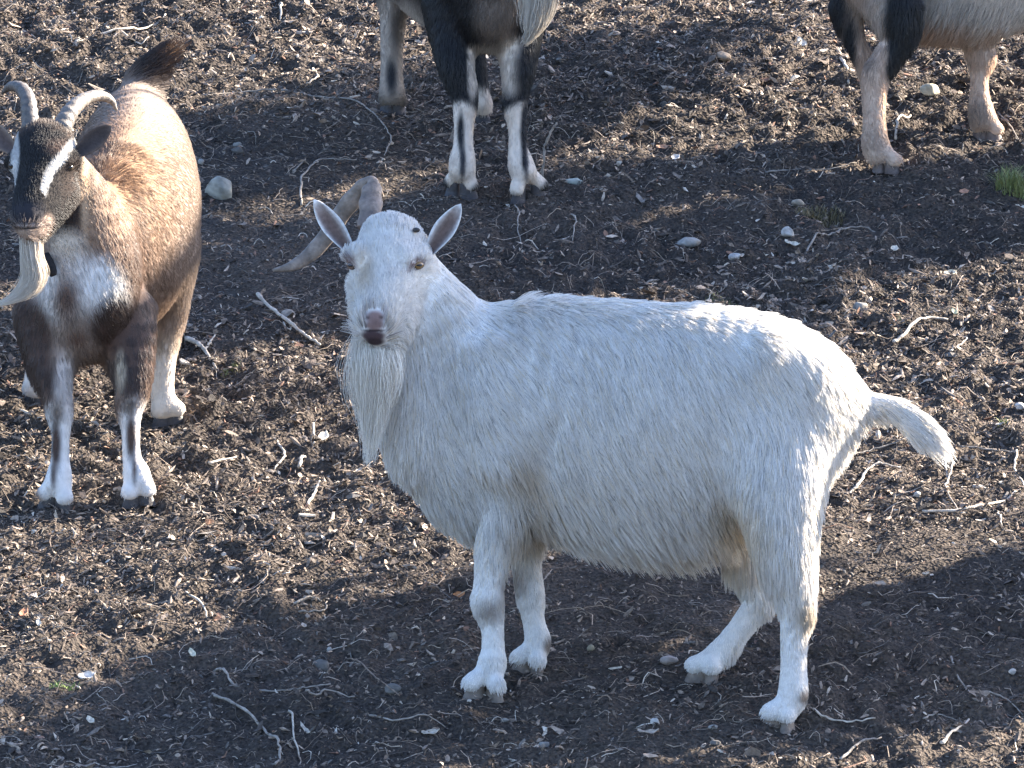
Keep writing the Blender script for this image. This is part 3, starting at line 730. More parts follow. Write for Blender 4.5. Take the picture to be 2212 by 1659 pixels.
    flow = flow_of(T, V, {'torso': ax * .8 + down * .65, 'neck': down + RI * .5, 'crown': UP + BACK * .4, 'face': UP + BACK * .2, 'jaw': down * .5 + RI * .6 + BACK * .4, 'brow': UP, 'leg': down, 'tail': UP * .6 + RI * .7})
    ln = field(V, .020, [((95, 400, h0), (120, 150, .16), .008, .2), ((130, 980, f1), (60, 130, .1), .011, .3), ((295, 980, f2), (60, 130, .1), .011, .3), ((380, 850, e1), (60, 100, .1), .012, .3), ((340, 130, d0 + .72), (80, 70, .1), .04, .4), ((170, 790, d0), (120, 40, .2), .03, .5)])
    dens = field(V, 1, [((58, 462, h0 - .15), (30, 20, .04), 0, .3)]) * (1 + 1.2 * blob(V, pt(95, 400, h0), vr(120, 150, h0, .16), .2)) * np.where(N[:, 1] > 0.4, 0.4, 1)
    make_fur('fur', o, V, F, N, A, flow, C, ln, dens, 95000, lift=.15, grav=.12, rad=.00058, seed=12, vary=.16, ndark=.1, dark=.55, cell=.008, cz=1.6, clump=.65)
    DK = (0.05, 0.042, 0.042)
    make_ear(o, pt(165, 330, h0 + .01), pt(241, 273, h0 - .0), -BACK * .9 - UP * .25 + RI * .1, .025, .5, DK, DKBR * 1.4, (0.13, 0.10, 0.085))
    make_ear(o, pt(30, 325, h0 + .01), pt(-42, 262, h0 - .0), -BACK * .9 - UP * .2, .025, .5, (0.10, 0.075, 0.07), DKBR * 1.5, (0.25, 0.19, 0.15))
    make_horn(o, [(68, 298, h0 + .0, 21, 21), (64, 250, h0 + .015, 19, 20), (59, 212, h0 + .04, 17, 18), (44, 190, h0 + .075, 14, 15), (22, 187, h0 + .11, 10, 10), (6, 200, h0 + .13, 4, 4)], BACK, (0.105, 0.092, 0.083), (0.09, 0.075, 0.065), 13, .09)
    make_horn(o, [(126, 294, h0 + .0, 24, 23), (142, 258, h0 + .02, 20, 20), (162, 230, h0 + .05, 17, 17), (188, 212, h0 + .09, 14, 14), (217, 207, h0 + .12, 12, 12), (240, 217, h0 + .14, 8, 8), (252, 238, h0 + .15, 2.5, 2.5)], BACK, (0.115, 0.102, 0.092), (0.20, 0.17, 0.14), 14, .10)
    make_eye(o, surf_pt(V, 152, 362) + BACK * .006 - RI * .003, .0105, -BACK * .75 + RI * .6, (0.06, 0.045, 0.03))
    make_eye(o, surf_pt(V, 26, 358) + BACK * .006 + RI * .003, .0105, -BACK * .75 - RI * .6, (0.06, 0.045, 0.03))
    finish_goat(o, toes, .021, (0.05, 0.043, 0.04))
    G = [list(pt(66, 505, h0 - .115)) + [.020, .018], list(pt(68, 555, h0 - .12)) + [.022, .018], list(pt(72, 600, h0 - .12)) + [.026, .018], list(pt(48, 636, h0 - .12)) + [.028, .016], list(pt(8, 655, h0 - .125)) + [.022, .014], list(pt(-30, 668, h0 - .13)) + [.012, .01]]
    strands('beard', o, G, 3600, 1, .0007, (0.64, 0.56, 0.46), 6, .007)
    Vw, Fw = tube_geo(catmull([pt(100, 548, h0 + .0), pt(108, 575, h0 - .01), pt(116, 596, h0 - .012)], 4), [.006, .008, .0095, .0105, .011, .0115, .0105, .009, .006], hint=BACK)
    mesh_obj('wattle', Vw, Fw, M_EAR, o, (0.02, 0.019, 0.02))
    return o

# ================================================================== goat in the upper middle (body runs out of the frame)
def head_offscreen(add, cx, cy, d, flip=1):
    add([(cx, cy, d, 56, 52), (cx + 4 * flip, cy + 35, d - .03, 58, 52)], BACK, 0.02, 'crown')
    add([(cx + 4 * flip, cy + 45, d - .04, 50, 45), (cx + 16 * flip, cy + 100, d - .09, 38, 36), (cx + 24 * flip, cy + 135, d - .12, 30, 28)], BACK, 0.02, 'face')

def black_goat():
    T = []; add = lambda *a, **k: T.append(tube_v(*a, **k))
    f1, f2 = gd(1000, 428), gd(1140, 435); e1 = gd(848, 246); e2 = gd(1040, 262); d0 = (f1 + f2) / 2; e0 = (e1 + e2) / 2
    L = lambda t: d0 + (e0 - d0) * t
    add([(1062, 10, L(0) + .0, 92, 92), (1045, -50, L(.1), 160, 118), (1000, -105, L(.4), 168, 138), (950, -130, L(.7), 158, 130), (905, -135, L(1), 125, 100), (890, -130, L(1.1), 80, 70)], RI, 0.03, 'torso')
    add([(1075, -60, L(0), 100, 100), (1105, -150, L(-.1), 75, 75), (1135, -220, L(-.2), 58, 56)], RI, 0.035, 'neck')
    h0 = L(-.3); head_offscreen(add, 1145, -225, h0)
    add([(985, 10, f1 + .04, 72, 60), (982, 84, f1 + .02, 50, 48), (986, 140, f1, 38, 36), (1001, 190, f1, 30, 29), (1005, 225, f1, 27, 26), (1002, 265, f1, 21, 20), (1001, 310, f1, 21, 20), (999, 345, f1, 28, 26), (998, 365, f1, 29, 26)], BACK, 0.025, 'leg')
    add([(1115, 10, f2 + .04, 66, 60), (1120, 90, f2 + .02, 46, 46), (1119, 150, f2, 35, 34), (1114, 200, f2, 28, 27), (1112, 227, f2, 27, 26), (1118, 270, f2, 20, 20), (1119, 315, f2, 20, 20), (1124, 350, f2, 27, 26), (1130, 368, f2, 28, 26)], BACK, 0.025, 'leg')
    add([(872, -110, e1 - .04, 80, 62), (852, -30, e1, 44, 42), (850, 15, e1, 30, 32), (847, 70, e1, 26, 26), (846, 130, e1, 24, 24), (846, 180, e1, 26, 26), (847, 200, e1, 30, 28)], BACK, 0.03, 'leg')
    add([(985, -100, e2 - .04, 80, 62), (1005, 20, e2, 40, 40), (1022, 110, e2, 25, 26), (1034, 190, e2, 22, 22), (1040, 225, e2, 25, 25)], BACK, 0.03, 'leg')
    toes = foot(T, (998, 362, f1), [(974, 418), (1018, 424)], .0215) + foot(T, (1130, 366, f2), [(1116, 434), (1168, 424)], .0215)
    toes += foot(T, (847, 198, e1), [(832, 240), (866, 242)], .022) + foot(T, (1040, 225, e2), [(1030, 258), (1047, 260)], .02)
    add([(890, -180, L(1.1), 30, 28), (880, -220, L(1.15), 24, 20), (876, -255, L(1.15), 10, 9)], BACK, 0.02, 'tail')
    V, F = build_body(T, 0.005); N, A = vnormals(V, F)
    C = np.tile(DARK, (len(V), 1)); GB = np.array((0.20, 0.16, 0.13)); CR = np.array((0.58, 0.50, 0.42))
    C = paint(V, C, [((880, -20, e1), (60, 110, .2), (0.40, 0.34, 0.28), .4), ((900, 20, L(.6)), (40, 60, .25), CR, .5), ((1078, 35, L(-.1)), (48, 62, .14), GB, .5), ((1085, -40, L(-.1)), (60, 60, .15), GB * .9, .5),
        ((1050, 108, L(0)), (34, 22, .1), CR * .8, .5), ((1143, 65, f2 - .05), (32, 46, .1), DARK, .5), ((1103, 135, f2 - .02), (32, 62, .09), CR, .4), ((1147, 150, f2), (36, 72, .09), DARK, .35),
        ((1020, 150, f1), (11, 60, .08), CR * 1.1, .35), ((998, 317, f1), (52, 99, .1), CR * 1.15, .1), ((1128, 325, f2), (66, 103, .1), CR * 1.15, .1), ((995, 285, f1 - .04), (9, 45, .05), DARK, .4), ((1000, 345, f1 - .05), (7, 40, .05), DARK * 2, .5), ((1132, 290, f2), (9, 60, .06), DARK, .4),
        ((1133, 345, f2 - .03), (7, 26, .04), DARK, .5), ((1137, 240, f2), (10, 22, .06), DARK, .5),
        ((847, 95, e1), (40, 150, .1), (0.40, 0.33, 0.27), .3), ((845, 165, e1 - .05), (13, 42, .06), DARK * 2, .5), ((856, 60, e1 - .04), (14, 50, .06), GB * .6, .7), ((1040, 225, e2), (30, 40, .1), CR, .3),
        ((997, 330, f1 - .06), (5, 90, .05), DARK * 3, .6), ((1138, 360, f2 - .06), (5, 60, .05), DARK * 3, .6)])
    o = mesh_obj('goat', V, F, M_SKIN, None, C)
    tag(o, 'black goat with cream lower legs behind the white goat, cut by the top edge', 'goat', 'goats')
    down = np.array([0, 0, -1.0]); ax = nrm(pt(905, -135, L(1)) - pt(1050, -40, L(0)))
    flow = flow_of(T, V, {'torso': ax * .6 + down * .8, 'neck': down, 'crown': UP, 'face': UP, 'leg': down, 'tail': UP})
    ln = field(V, .02, [((1000, 290, f1), (60, 110, .1), .01, .3), ((1118, 300, f2), (60, 120, .1), .01, .3), ((847, 120, e1), (60, 130, .1), .012, .3), ((900, 20, L(.6)), (60, 70, .3), .035, .4)])
    vis = np.where(V @ UP > (pt(1100, -60, L(.3)) @ UP), .25, 1) * np.where(N[:, 1] > .4, .4, 1)
    make_fur('fur', o, V, F, N, A, flow, C, ln, vis, 60000, lift=.18, grav=.12, rad=.0006, seed=13, vary=.2, ndark=.1)
    make_ear(o, pt(1195, -235, h0), pt(1262, -262, h0), -BACK, .025, .5, (0.05, 0.04, 0.04), DARK * 2, (0.1, 0.08, 0.07))
    make_ear(o, pt(1095, -235, h0), pt(1030, -262, h0), -BACK, .025, .5, (0.05, 0.04, 0.04), DARK * 2, (0.1, 0.08, 0.07))
    for s in (-1, 1):
        make_horn(o, [(1145 + 25 * s, -262, h0, 16, 17), (1145 + 34 * s, -310, h0 + .03, 15, 15), (1145 + 52 * s, -345, h0 + .09, 12, 12), (1145 + 80 * s, -352, h0 + .15, 8, 8), (1145 + 104 * s, -335, h0 + .18, 3, 3)], BACK, (0.2, 0.17, 0.15), (0.15, 0.12, 0.1), 12, .07)
        make_eye(o, pt(1147 + 50 * s, -190, h0 - .045), .012, -BACK * .75 + RI * .6 * s)
    finish_goat(o, toes, .019, (0.045, 0.04, 0.04))
    G = [list(pt(1166, -75, h0 - .10)) + [.03, .02], list(pt(1164, -20, h0 - .10)) + [.042, .022], list(pt(1160, 35, h0 - .10)) + [.036, .02], list(pt(1152, 70, h0 - .10)) + [.022, .015], list(pt(1128, 104, h0 - .10)) + [.008, .006]]
    strands('beard', o, G, 2200, 1, .0009, (0.50, 0.44, 0.36), 8, .005)
    return o

# ================================================================== goat in the upper right (faces right, body runs out of the frame)
def pale_goat():
    T = []; add = lambda *a, **k: T.append(tube_v(*a, **k))
    n1 = gd(1905, 370); n2 = n1 + .13; fr = gd(2130, 303); f2 = fr + .16; m = (n1 + n2) / 2
    add([(1855, -130, m, 60, 60), (1885, -125, m, 115, 95), (1950, -115, m + .05, 165, 125), (2050, -108, m + .1, 182, 150), (2150, -112, m + .16, 172, 140), (2250, -115, m + .2, 150, 110), (2300, -100, m + .2, 100, 80)], BACK, 0.03, 'torso')
    add([(2290, -150, m + .2, 90, 70), (2350, -240, m + .2, 70, 60), (2385, -310, m + .2, 55, 50)], BACK, 0.035, 'neck')
    add([(2395, -325, m + .2, 55, 50), (2415, -300, m + .19, 50, 48), (2470, -265, m + .17, 36, 36), (2505, -245, m + .16, 29, 28)], BACK, 0.02, 'head')
    add([(1915, -80, n1 + .02, 105, 60), (1940, 10, n1, 60, 50), (1940, 75, n1, 33, 36), (1914, 128, n1, 30, 32), (1893, 160, n1, 30, 30), (1889, 205, n1, 25, 24), (1889, 255, n1, 23, 23), (1890, 305, n1, 29, 27), (1898, 330, n1, 30, 27)], BACK, 0.008, 'leg')
    add([(1872, -80, n2, 70, 50), (1832, 10, n2, 40, 40), (1845, 75, n2, 22, 26), (1864, 120, n2, 20, 24), (1884, 160, n2, 25, 25), (1886, 255, n2, 20, 20), (1888, 290, n2, 24, 24)], BACK, 0.006, 'leg')
    add([(2140, -60, fr + .04, 70, 52), (2118, 40, fr, 45, 42), (2116, 92, fr, 33, 32), (2120, 122, fr, 31, 29), (2116, 155, fr, 20, 20), (2116, 200, fr, 20, 20), (2119, 240, fr, 28, 26), (2124, 258, fr, 29, 26)], BACK, 0.025, 'leg')
    add([(2290, -60, f2, 60, 50), (2285, 40, f2, 42, 40), (2285, 110, f2, 30, 30), (2286, 190, f2, 22, 22), (2288, 225, f2, 27, 26)], BACK, 0.025, 'leg')
    toes = foot(T, (1898, 328, n1), [(1896, 366), (1932, 370)], .0225) + foot(T, (1888, 290, n2), [(1884, 336), (1905, 336)], .018)
    toes += foot(T, (2124, 256, fr), [(2112, 298), (2152, 302)], .022) + foot(T, (2288, 225, f2), [(2280, 262), (2310, 264)], .021)
    add([(1845, -165, m, 30, 26), (1815, -185, m, 24, 18), (1790, -210, m, 10, 8)], BACK, 0.02, 'tail')
    V, F = build_body(T, 0.005); N, A = vnormals(V, F)
    PK = np.array((0.58, 0.43, 0.325)); C = np.tile(PK, (len(V), 1)); GY = np.array((0.60, 0.54, 0.47))
    C = paint(V, C, [((2080, 0, m), (200, 90, .3), GY, .5), ((2060, 62, m), (120, 30, .3), PK * .95, .6), ((2180, 20, m), (60, 60, .3), GY * 1.15, .7), ((1955, 20, n1 - .02), (46, 85, .1), DARK, .22), ((1945, 95, n1 - .02), (27, 52, .1), DARK, .22), ((1928, 140, n1 - .02), (15, 34, .1), DARK, .3),
        ((1800, 10, n2), (34, 90, .12), DARK * 1.5, .4), ((1836, 90, n2), (16, 80, .1), DARK * 2, .5), ((1968, -90, n1 - .02), (60, 90, .12), DARK, .4), ((1880, 130, n1), (14, 30, .1), PK * .6, .7), ((1895, 300, n1), (40, 30, .1), PK * .72, .8), ((2112, 245, fr), (34, 36, .1), PK * .45, .7), ((2150, 60, fr), (30, 70, .1), PK * .95, .5)])
    o = mesh_obj('goat', V, F, M_SKIN, None, C)
    tag(o, 'pale tan goat with a black haunch patch, cut off at the upper right corner', 'goat', 'goats')
    down = np.array([0, 0, -1.0])
    flow = flow_of(T, V, {'torso': -RI * .5 + down * .8, 'neck': down - RI * .4, 'head': -RI, 'leg': down, 'tail': -RI + UP * .3})
    ln = field(V, .022, [((1890, 250, n1), (70, 130, .12), .014, .3), ((2120, 220, fr), (70, 100, .12), .014, .3), ((2080, 50, m), (200, 50, .3), .042, .4)])
    vis = np.where(V @ UP > (pt(1900, -70, m) @ UP), .25, 1) * np.where(N[:, 1] > .4, .4, 1)
    make_fur('fur', o, V, F, N, A, flow, C, ln, vis, 60000, lift=.2, grav=.12, rad=.0006, seed=14, vary=.2, ndark=.12, dark=.5, clump=.7)
    make_ear(o, pt(2385, -345, m + .14), pt(2330, -350, m + .06), -BACK, .025, .5, (0.2, 0.15, 0.13), PK, PK)
    make_ear(o, pt(2385, -345, m + .26), pt(2330, -350, m + .34), BACK, .025, .5, (0.2, 0.15, 0.13), PK, PK)
    for s in (-1, 1):
        make_horn(o, [(2400, -365, m + .2 + .03 * s, 16, 16), (2385, -410, m + .2 + .035 * s, 14, 14), (2345, -440, m + .2 + .05 * s, 11, 11), (2305, -430, m + .2 + .06 * s, 7, 7), (2280, -405, m + .2 + .065 * s, 3, 3)], BACK, (0.2, 0.17, 0.15), (0.15, 0.12, 0.1), 12, .07)
        make_eye(o, pt(2425, -325, m + .19 + .052 * s), .012, BACK * s + RI * .4)
    finish_goat(o, toes, .0195, (0.12, 0.09, 0.075))
    return o

# ------------------------------------------------------------------ ground
x0, x1 = -1.55, 1.75
_, dbot = ghit(1106, 1659 + 160); yb = ghit(1106, 1659 + 160)[0][1]; yt = ghit(1106, -330)[0][1]
def graded(a, b, step, far):
    core = np.arange(a, b + step, step); out = []; s = step; p = a
    while p > -far: s *= 1.25; p -= s; out.append(p)
    left = np.array(out[::-1]); out = []; s = step; p = core[-1]
    while p < far: s *= 1.25; p += s; out.append(p)
    return np.concatenate([left, core, out])
gx, gy = graded(x0, x1, .0095, 60), graded(yb, yt, .011, 90)
GXm, GYm = np.meshgrid(gx, gy, indexing='ij')
inn = (sstep(x0 - .6, x0, GXm) * sstep(x1 + .6, x1, GXm) * sstep(yb - .6, yb, GYm) * sstep(yt + 1, yt, GYm))
Z = ground_z(GXm, GYm) + fine_z(GXm, GYm) * inn
gV = np.stack([GXm, GYm, Z], -1).reshape(-1, 3)
I = np.arange(len(gx) * len(gy)).reshape(len(gx), len(gy))
gF = np.stack([I[:-1, :-1], I[1:, :-1], I[1:, 1:], I[:-1, 1:]], -1).reshape(-1, 4)
ground = tag(mesh_obj('ground', gV, gF, M_SOIL), 'dark trampled soil slope strewn with wood chips', None, None, 'structure')

def full_z(x, y): return ground_z(x, y) + fine_z(x, y)

def scatter_xy(n, seed, pad=.12):
    r = np.random.default_rng(seed); X = []; Y = []; tot = 0
    while tot < n:
        x = r.uniform(x0, x1, n * 2); y = r.uniform(yb, yt, n * 2)
        P = np.stack([x, y, base_z(x, y)], -1) - CAM; d = P @ FW
        vx = (P @ RI) / d / Q + VW / 2
        k = (vx > -VW * pad) & (vx < VW * (1 + pad))
        X.append(x[k]); Y.append(y[k]); tot += k.sum()
    return np.concatenate(X)[:n], np.concatenate(Y)[:n]

def view_xy(x, y):
    P = np.stack([x, y, base_z(x, y)], -1) - CAM; d = P @ FW
    return (P @ RI) / d / Q + VW / 2, -(P @ UP) / d / Q + VH / 2

PAL = np.array([(0.048, 0.040, 0.034), (0.088, 0.070, 0.058), (0.145, 0.112, 0.088), (0.22, 0.17, 0.132), (0.31, 0.24, 0.185), (0.40, 0.32, 0.25), (0.50, 0.43, 0.35), (0.22, 0.125, 0.085), (0.135, 0.12, 0.106)])

def pick(r, n, p): return PAL[r.choice(len(PAL), n, p=np.array(p) / np.sum(p))] * r.uniform(0.75, 1.2, (n, 1))

def frames(r, n, tilt):
    """random orientation close to the ground: forward f, side s, normal"""
    yaw = r.uniform(0, 2 * np.pi, n); pit = r.normal(0, tilt, n); rol = r.normal(0, tilt * 1.3, n)
    f = np.stack([np.cos(yaw) * np.cos(pit), np.sin(yaw) * np.cos(pit), np.sin(pit) + math.tan(SLOPE) * np.sin(yaw)], -1); f = nrm(f)
    s = np.stack([-np.sin(yaw), np.cos(yaw), math.tan(SLOPE) * np.cos(yaw)], -1); s = nrm(s - (s * f).sum(1)[:, None] * f); u = np.cross(f, s)
    s2 = s * np.cos(rol)[:, None] + u * np.sin(rol)[:, None]
    return f, s2, np.cross(f, s2)

def slivers(name, n, seed, lmed, lsig, ratio, thick, tilt, probs, keep, label):
    r = np.random.default_rng(seed); x, y = scatter_xy(n, seed)
    k = r.random(len(x)) < keep(x, y); x, y = x[k], y[k]; n = len(x)
    L = lmed * np.exp(r.normal(0, lsig, n)); W = L * r.uniform(ratio * .6, ratio * 1.5, n); H = L * r.uniform(thick * .6, thick * 1.5, n)
    L = np.minimum(L, .045); W = np.minimum(W, .016); H = np.minimum(H, .008)
    f, s, u = frames(r, n, tilt)
    tpl = np.array([(-.5, -.25, 0), (-.5, .25, .0), (-.05, -.5, .25), (0, .5, .15), (0, 0, .55), (.05, 0, -.5), (.5, -.2, 0), (.5, .22, .05)])
    t = tpl[None] + r.normal(0, .09, (n, 8, 3)); t[:, :, 2] += (r.normal(0, .5, n)[:, None] * (tpl[:, 0] ** 2 * 4)[None])
    V = f[:, None] * (t[:, :, :1] * L[:, None, None]) + s[:, None] * (t[:, :, 1:2] * W[:, None, None]) + u[:, None] * (t[:, :, 2:] * H[:, None, None])
    base = np.stack([x, y, full_z(x, y) + r.uniform(-.001, .006, n)], -1)
    V = (V + base[:, None]).reshape(-1, 3)
    tri = np.array([(0, 2, 4), (0, 4, 1), (1, 4, 3), (2, 6, 4), (6, 7, 4), (7, 3, 4), (0, 1, 5), (0, 5, 2), (1, 3, 5), (2, 5, 6), (6, 5, 7), (7, 5, 3)])
    F = (np.arange(n)[:, None, None] * 8 + tri[None]).reshape(-1, 3)
    c = np.repeat(pick(r, n, probs), 8, axis=0)
    return tag(mesh_obj(name, V, F, M_CHIP, None, c, False), label, None, None, 'stuff')

def flakes(name, n, seed, lmed, tilt, probs, keep, label):
    r = np.random.default_rng(seed); x, y = scatter_xy(n, seed)
    k = r.random(len(x)) < keep(x, y); x, y = x[k], y[k]; n = len(x)
    L = np.minimum(lmed * np.exp(r.normal(0, .4, n)), .04); W = L * r.uniform(.35, .8, n); f, s, u = frames(r, n, tilt)
    tpl = np.array([(-.5, -.12, 0), (-.5, .12, 0), (-.12, -.5, 0), (-.1, .5, 0), (.25, -.38, 0), (.25, .36, 0), (.5, -.05, 0), (.5, .08, 0)])
    t = tpl[None] + r.normal(0, .06, (n, 8, 3)) * np.array([1, 1, .5])
    cv = r.normal(0, .5, n)[:, None]; cw = r.normal(.3, .4, n)[:, None]
    t[:, :, 2] += cv * t[:, :, 0] ** 2 + cw * t[:, :, 1] ** 2
    V = f[:, None] * (t[:, :, :1] * L[:, None, None]) + s[:, None] * (t[:, :, 1:2] * W[:, None, None]) + u[:, None] * (t[:, :, 2:] * L[:, None, None])
    base = np.stack([x, y, full_z(x, y) + r.uniform(.001, .007, n)], -1)
    V = (V + base[:, None]).reshape(-1, 3)
    q = np.array([(0, 2, 3, 1), (2, 4, 5, 3), (4, 6, 7, 5)])
    F = (np.arange(n)[:, None, None] * 8 + q[None]).reshape(-1, 4)
    return tag(mesh_obj(name, V, F, M_CHIP, None, np.repeat(pick(r, n, probs), 8, axis=0), False), label, None, None, 'stuff')

def straws(name, n, seed, lmed, rad, probs, keep, label):
    r = np.random.default_rng(seed); x, y = scatter_xy(n, seed)
    k = r.random(len(x)) < keep(x, y); x, y = x[k], y[k]; n = len(x); K = 5
    L = np.minimum(lmed * np.exp(r.normal(0, .5, n)), .14); yaw = r.uniform(0, 2 * np.pi, n); yaw = np.where(r.random(n) < .4, r.normal(0, .35, n), yaw); turn = r.normal(0, .5, n)
    P = np.zeros((n, K, 3)); cx, cy = x.copy(), y.copy(); a = yaw.copy()
    arch = np.abs(r.normal(0, .004, n)) + .0015; en = r.random(n) * .010 * (r.random(n) < .3)
    for i in range(K):
        P[:, i, 0] = cx; P[:, i, 1] = cy; t = i / (K - 1)
        P[:, i, 2] = full_z(cx, cy) + arch * 4 * t * (1 - t) + en * t + .0015
        cx = cx + np.cos(a) * L / (K - 1); cy = cy + np.sin(a) * L / (K - 1); a = a + turn * .6 + r.normal(0, .25, n)
    R = rad * np.exp(r.normal(0, .35, n)); T = nrm(np.gradient(P, axis=1)); B = nrm(np.cross(T, [0, 0, 1.0])); U = np.cross(B, T)
    V = []
    for q in range(3):
        an = 2 * math.pi * q / 3
        V.append(P + (B * math.cos(an) + U * math.sin(an)) * R[:, None, None] * np.linspace(1, .55, K)[None, :, None])
    V = np.stack(V, 2).reshape(-1, 3)
    q = np.array([(i * 3 + j, i * 3 + (j + 1) % 3, (i + 1) * 3 + (j + 1) % 3, (i + 1) * 3 + j) for i in range(K - 1) for j in range(3)])
    F = (np.arange(n)[:, None, None] * K * 3 + q[None]).reshape(-1, 4)
    return tag(mesh_obj(name, V, F, M_CHIP, None, np.repeat(pick(r, n, probs), K * 3, axis=0), False), label, None, None, 'stuff')

def coarse(x, y):
    """where the mulch lies thick (upper slope, middle left and right) and where the ground is trampled fine"""
    vx, vy = view_xy(x, y)
    g = 0.12 + 0.88 * np.maximum.reduce([sstep(430, 120, vy + 60 * np.sin(vx / 300)), sstep(620, 800, vy) * sstep(1420, 1180, vy + (vx - 400) * .12) * sstep(1100, 800, vx), sstep(520, 640, vy) * sstep(1220, 1100, vy) * sstep(1250, 1500, vx), .5 * sstep(1480, 1600, vy) * np.maximum(sstep(500, 200, vx), sstep(1900, 2050, vx))])
    return np.clip(g * (0.55 + 0.9 * vnoise(x * 5 + 2, y * 5, 21)), 0.05, 1)

slivers('fine_mulch', 150000, 31, .0080, .40, .30, .22, .4, (5, 5, 3.4, 1.6, .7, .3, .15, .4, 1.6), lambda x, y: 0.75 + 0.25 * coarse(x, y), 'fine dark crumbs of rotted wood covering the soil')
slivers('wood_mulch', 78000, 32, .0132, .42, .27, .20, .42, (2, 3, 4, 3.6, 2.4, 1.1, .35, .6, .8), coarse, 'brown and grey wood chips strewn over the slope')
flakes('leaf_litter', 24000, 33, .0115, .45, (2, 2.5, 3, 3, 2.2, 1.3, .45, .8, .8), coarse, 'crumbled dry leaves scattered among the wood chips')
straws('straw_litter', 15000, 34, .034, .0008, (1, 2, 3, 3, 3, 2, .8, .3, 1), lambda x, y: 0.55 + 0.35 * coarse(x, y), 'thin straws and rootlets lying over the soil')

# loose chips that can be told apart one by one: parts of the ground
tplr = np.random.default_rng(41); chip_me = []
for i in range(10):
    L, W, H = 1.0, tplr.uniform(.22, .45), tplr.uniform(.08, .16)
    V = []; n = 6
    bend = tplr.normal(0, .12)
    for j, xx in enumerate(np.linspace(-.5, .5, 4)):
        wv = W * (1 - .55 * abs(xx * 2) ** 3) * tplr.uniform(.8, 1.1); hv = H * tplr.uniform(.8, 1.1); zz = bend * (xx * 2) ** 2
        V += [(xx + tplr.normal(0, .03), -wv / 2, zz - hv / 2), (xx + tplr.normal(0, .03), wv / 2, zz - hv / 2), (xx, wv / 2 * .85, zz + hv / 2), (xx, -wv / 2 * .85, zz + hv / 2)]
    F = [(0, 1, 2, 3), (12, 15, 14, 13)] + [(j * 4 + a, j * 4 + 4 + a, j * 4 + 4 + (a + 1) % 4, j * 4 + (a + 1) % 4) for j in range(3) for a in range(4)]
    o = mesh_obj('wood_chip', V, F, M_CHIP, ground, np.clip(PAL[[4, 5, 6, 5, 3, 4, 6, 7, 5, 4][i]] * 1.05, 0, 1), False); chip_me.append(o)
cx_, cy_ = scatter_xy(2500, 43, .02); kk = np.random.default_rng(44).random(2500) < coarse(cx_, cy_) + .04; cx_, cy_ = cx_[kk][:280], cy_[kk][:280]
for i, (x, y) in enumerate(zip(cx_, cy_)):
    if i < 10: o = chip_me[i]
    else:
        o = chip_me[i % 10].copy(); COL.objects.link(o); o.parent = ground
    s = float(.017 * np.exp(tplr.normal(0, .3))); o.scale = (s, s, s); o.location = (x, y, float(full_z(x, y)) + .004 + .1 * s)
    o.rotation_euler = (SLOPE + tplr.normal(0, .3), tplr.normal(0, .3), tplr.uniform(0, 6.28))

# ------------------------------------------------------------------ twigs
def twig(pts_v, r0, r1, col, label, lift=.006, rise=None, cat='twig', group='twigs on the soil'):
    P = []
    for i, (a, b) in enumerate(pts_v):
        g, _ = ghit(a, b); z = float(full_z(g[0], g[1])) + r0 + lift * (0.4 + 0.6 * ((i * 7) % 3) / 2)
        P.append((g[0], g[1], z))
    P = np.array(P)
    if rise is not None:      # free-standing stalk: rises from its first point
        P = np.array([P[0] + np.array([dx, dy, dz]) for dx, dy, dz in rise])
    P = catmull(P, 5); n = len(P); r = np.random.default_rng(int(abs(pts_v[0][0] * 13 + pts_v[0][1])))
    P = P + r.normal(0, .0011, P.shape)
    rad = np.linspace(r0, r1, n) * r.uniform(.82, 1.18, n)
    V, F = tube_geo(P, rad, None, (0.1, .2, 1), 6)
    tt = r.uniform(.75, 1.12, len(V))[:, None]
    return tag(mesh_obj(cat.replace(' ', '_'), V, F, M_TWIG, None, np.array(col) * tt), label, cat, group)

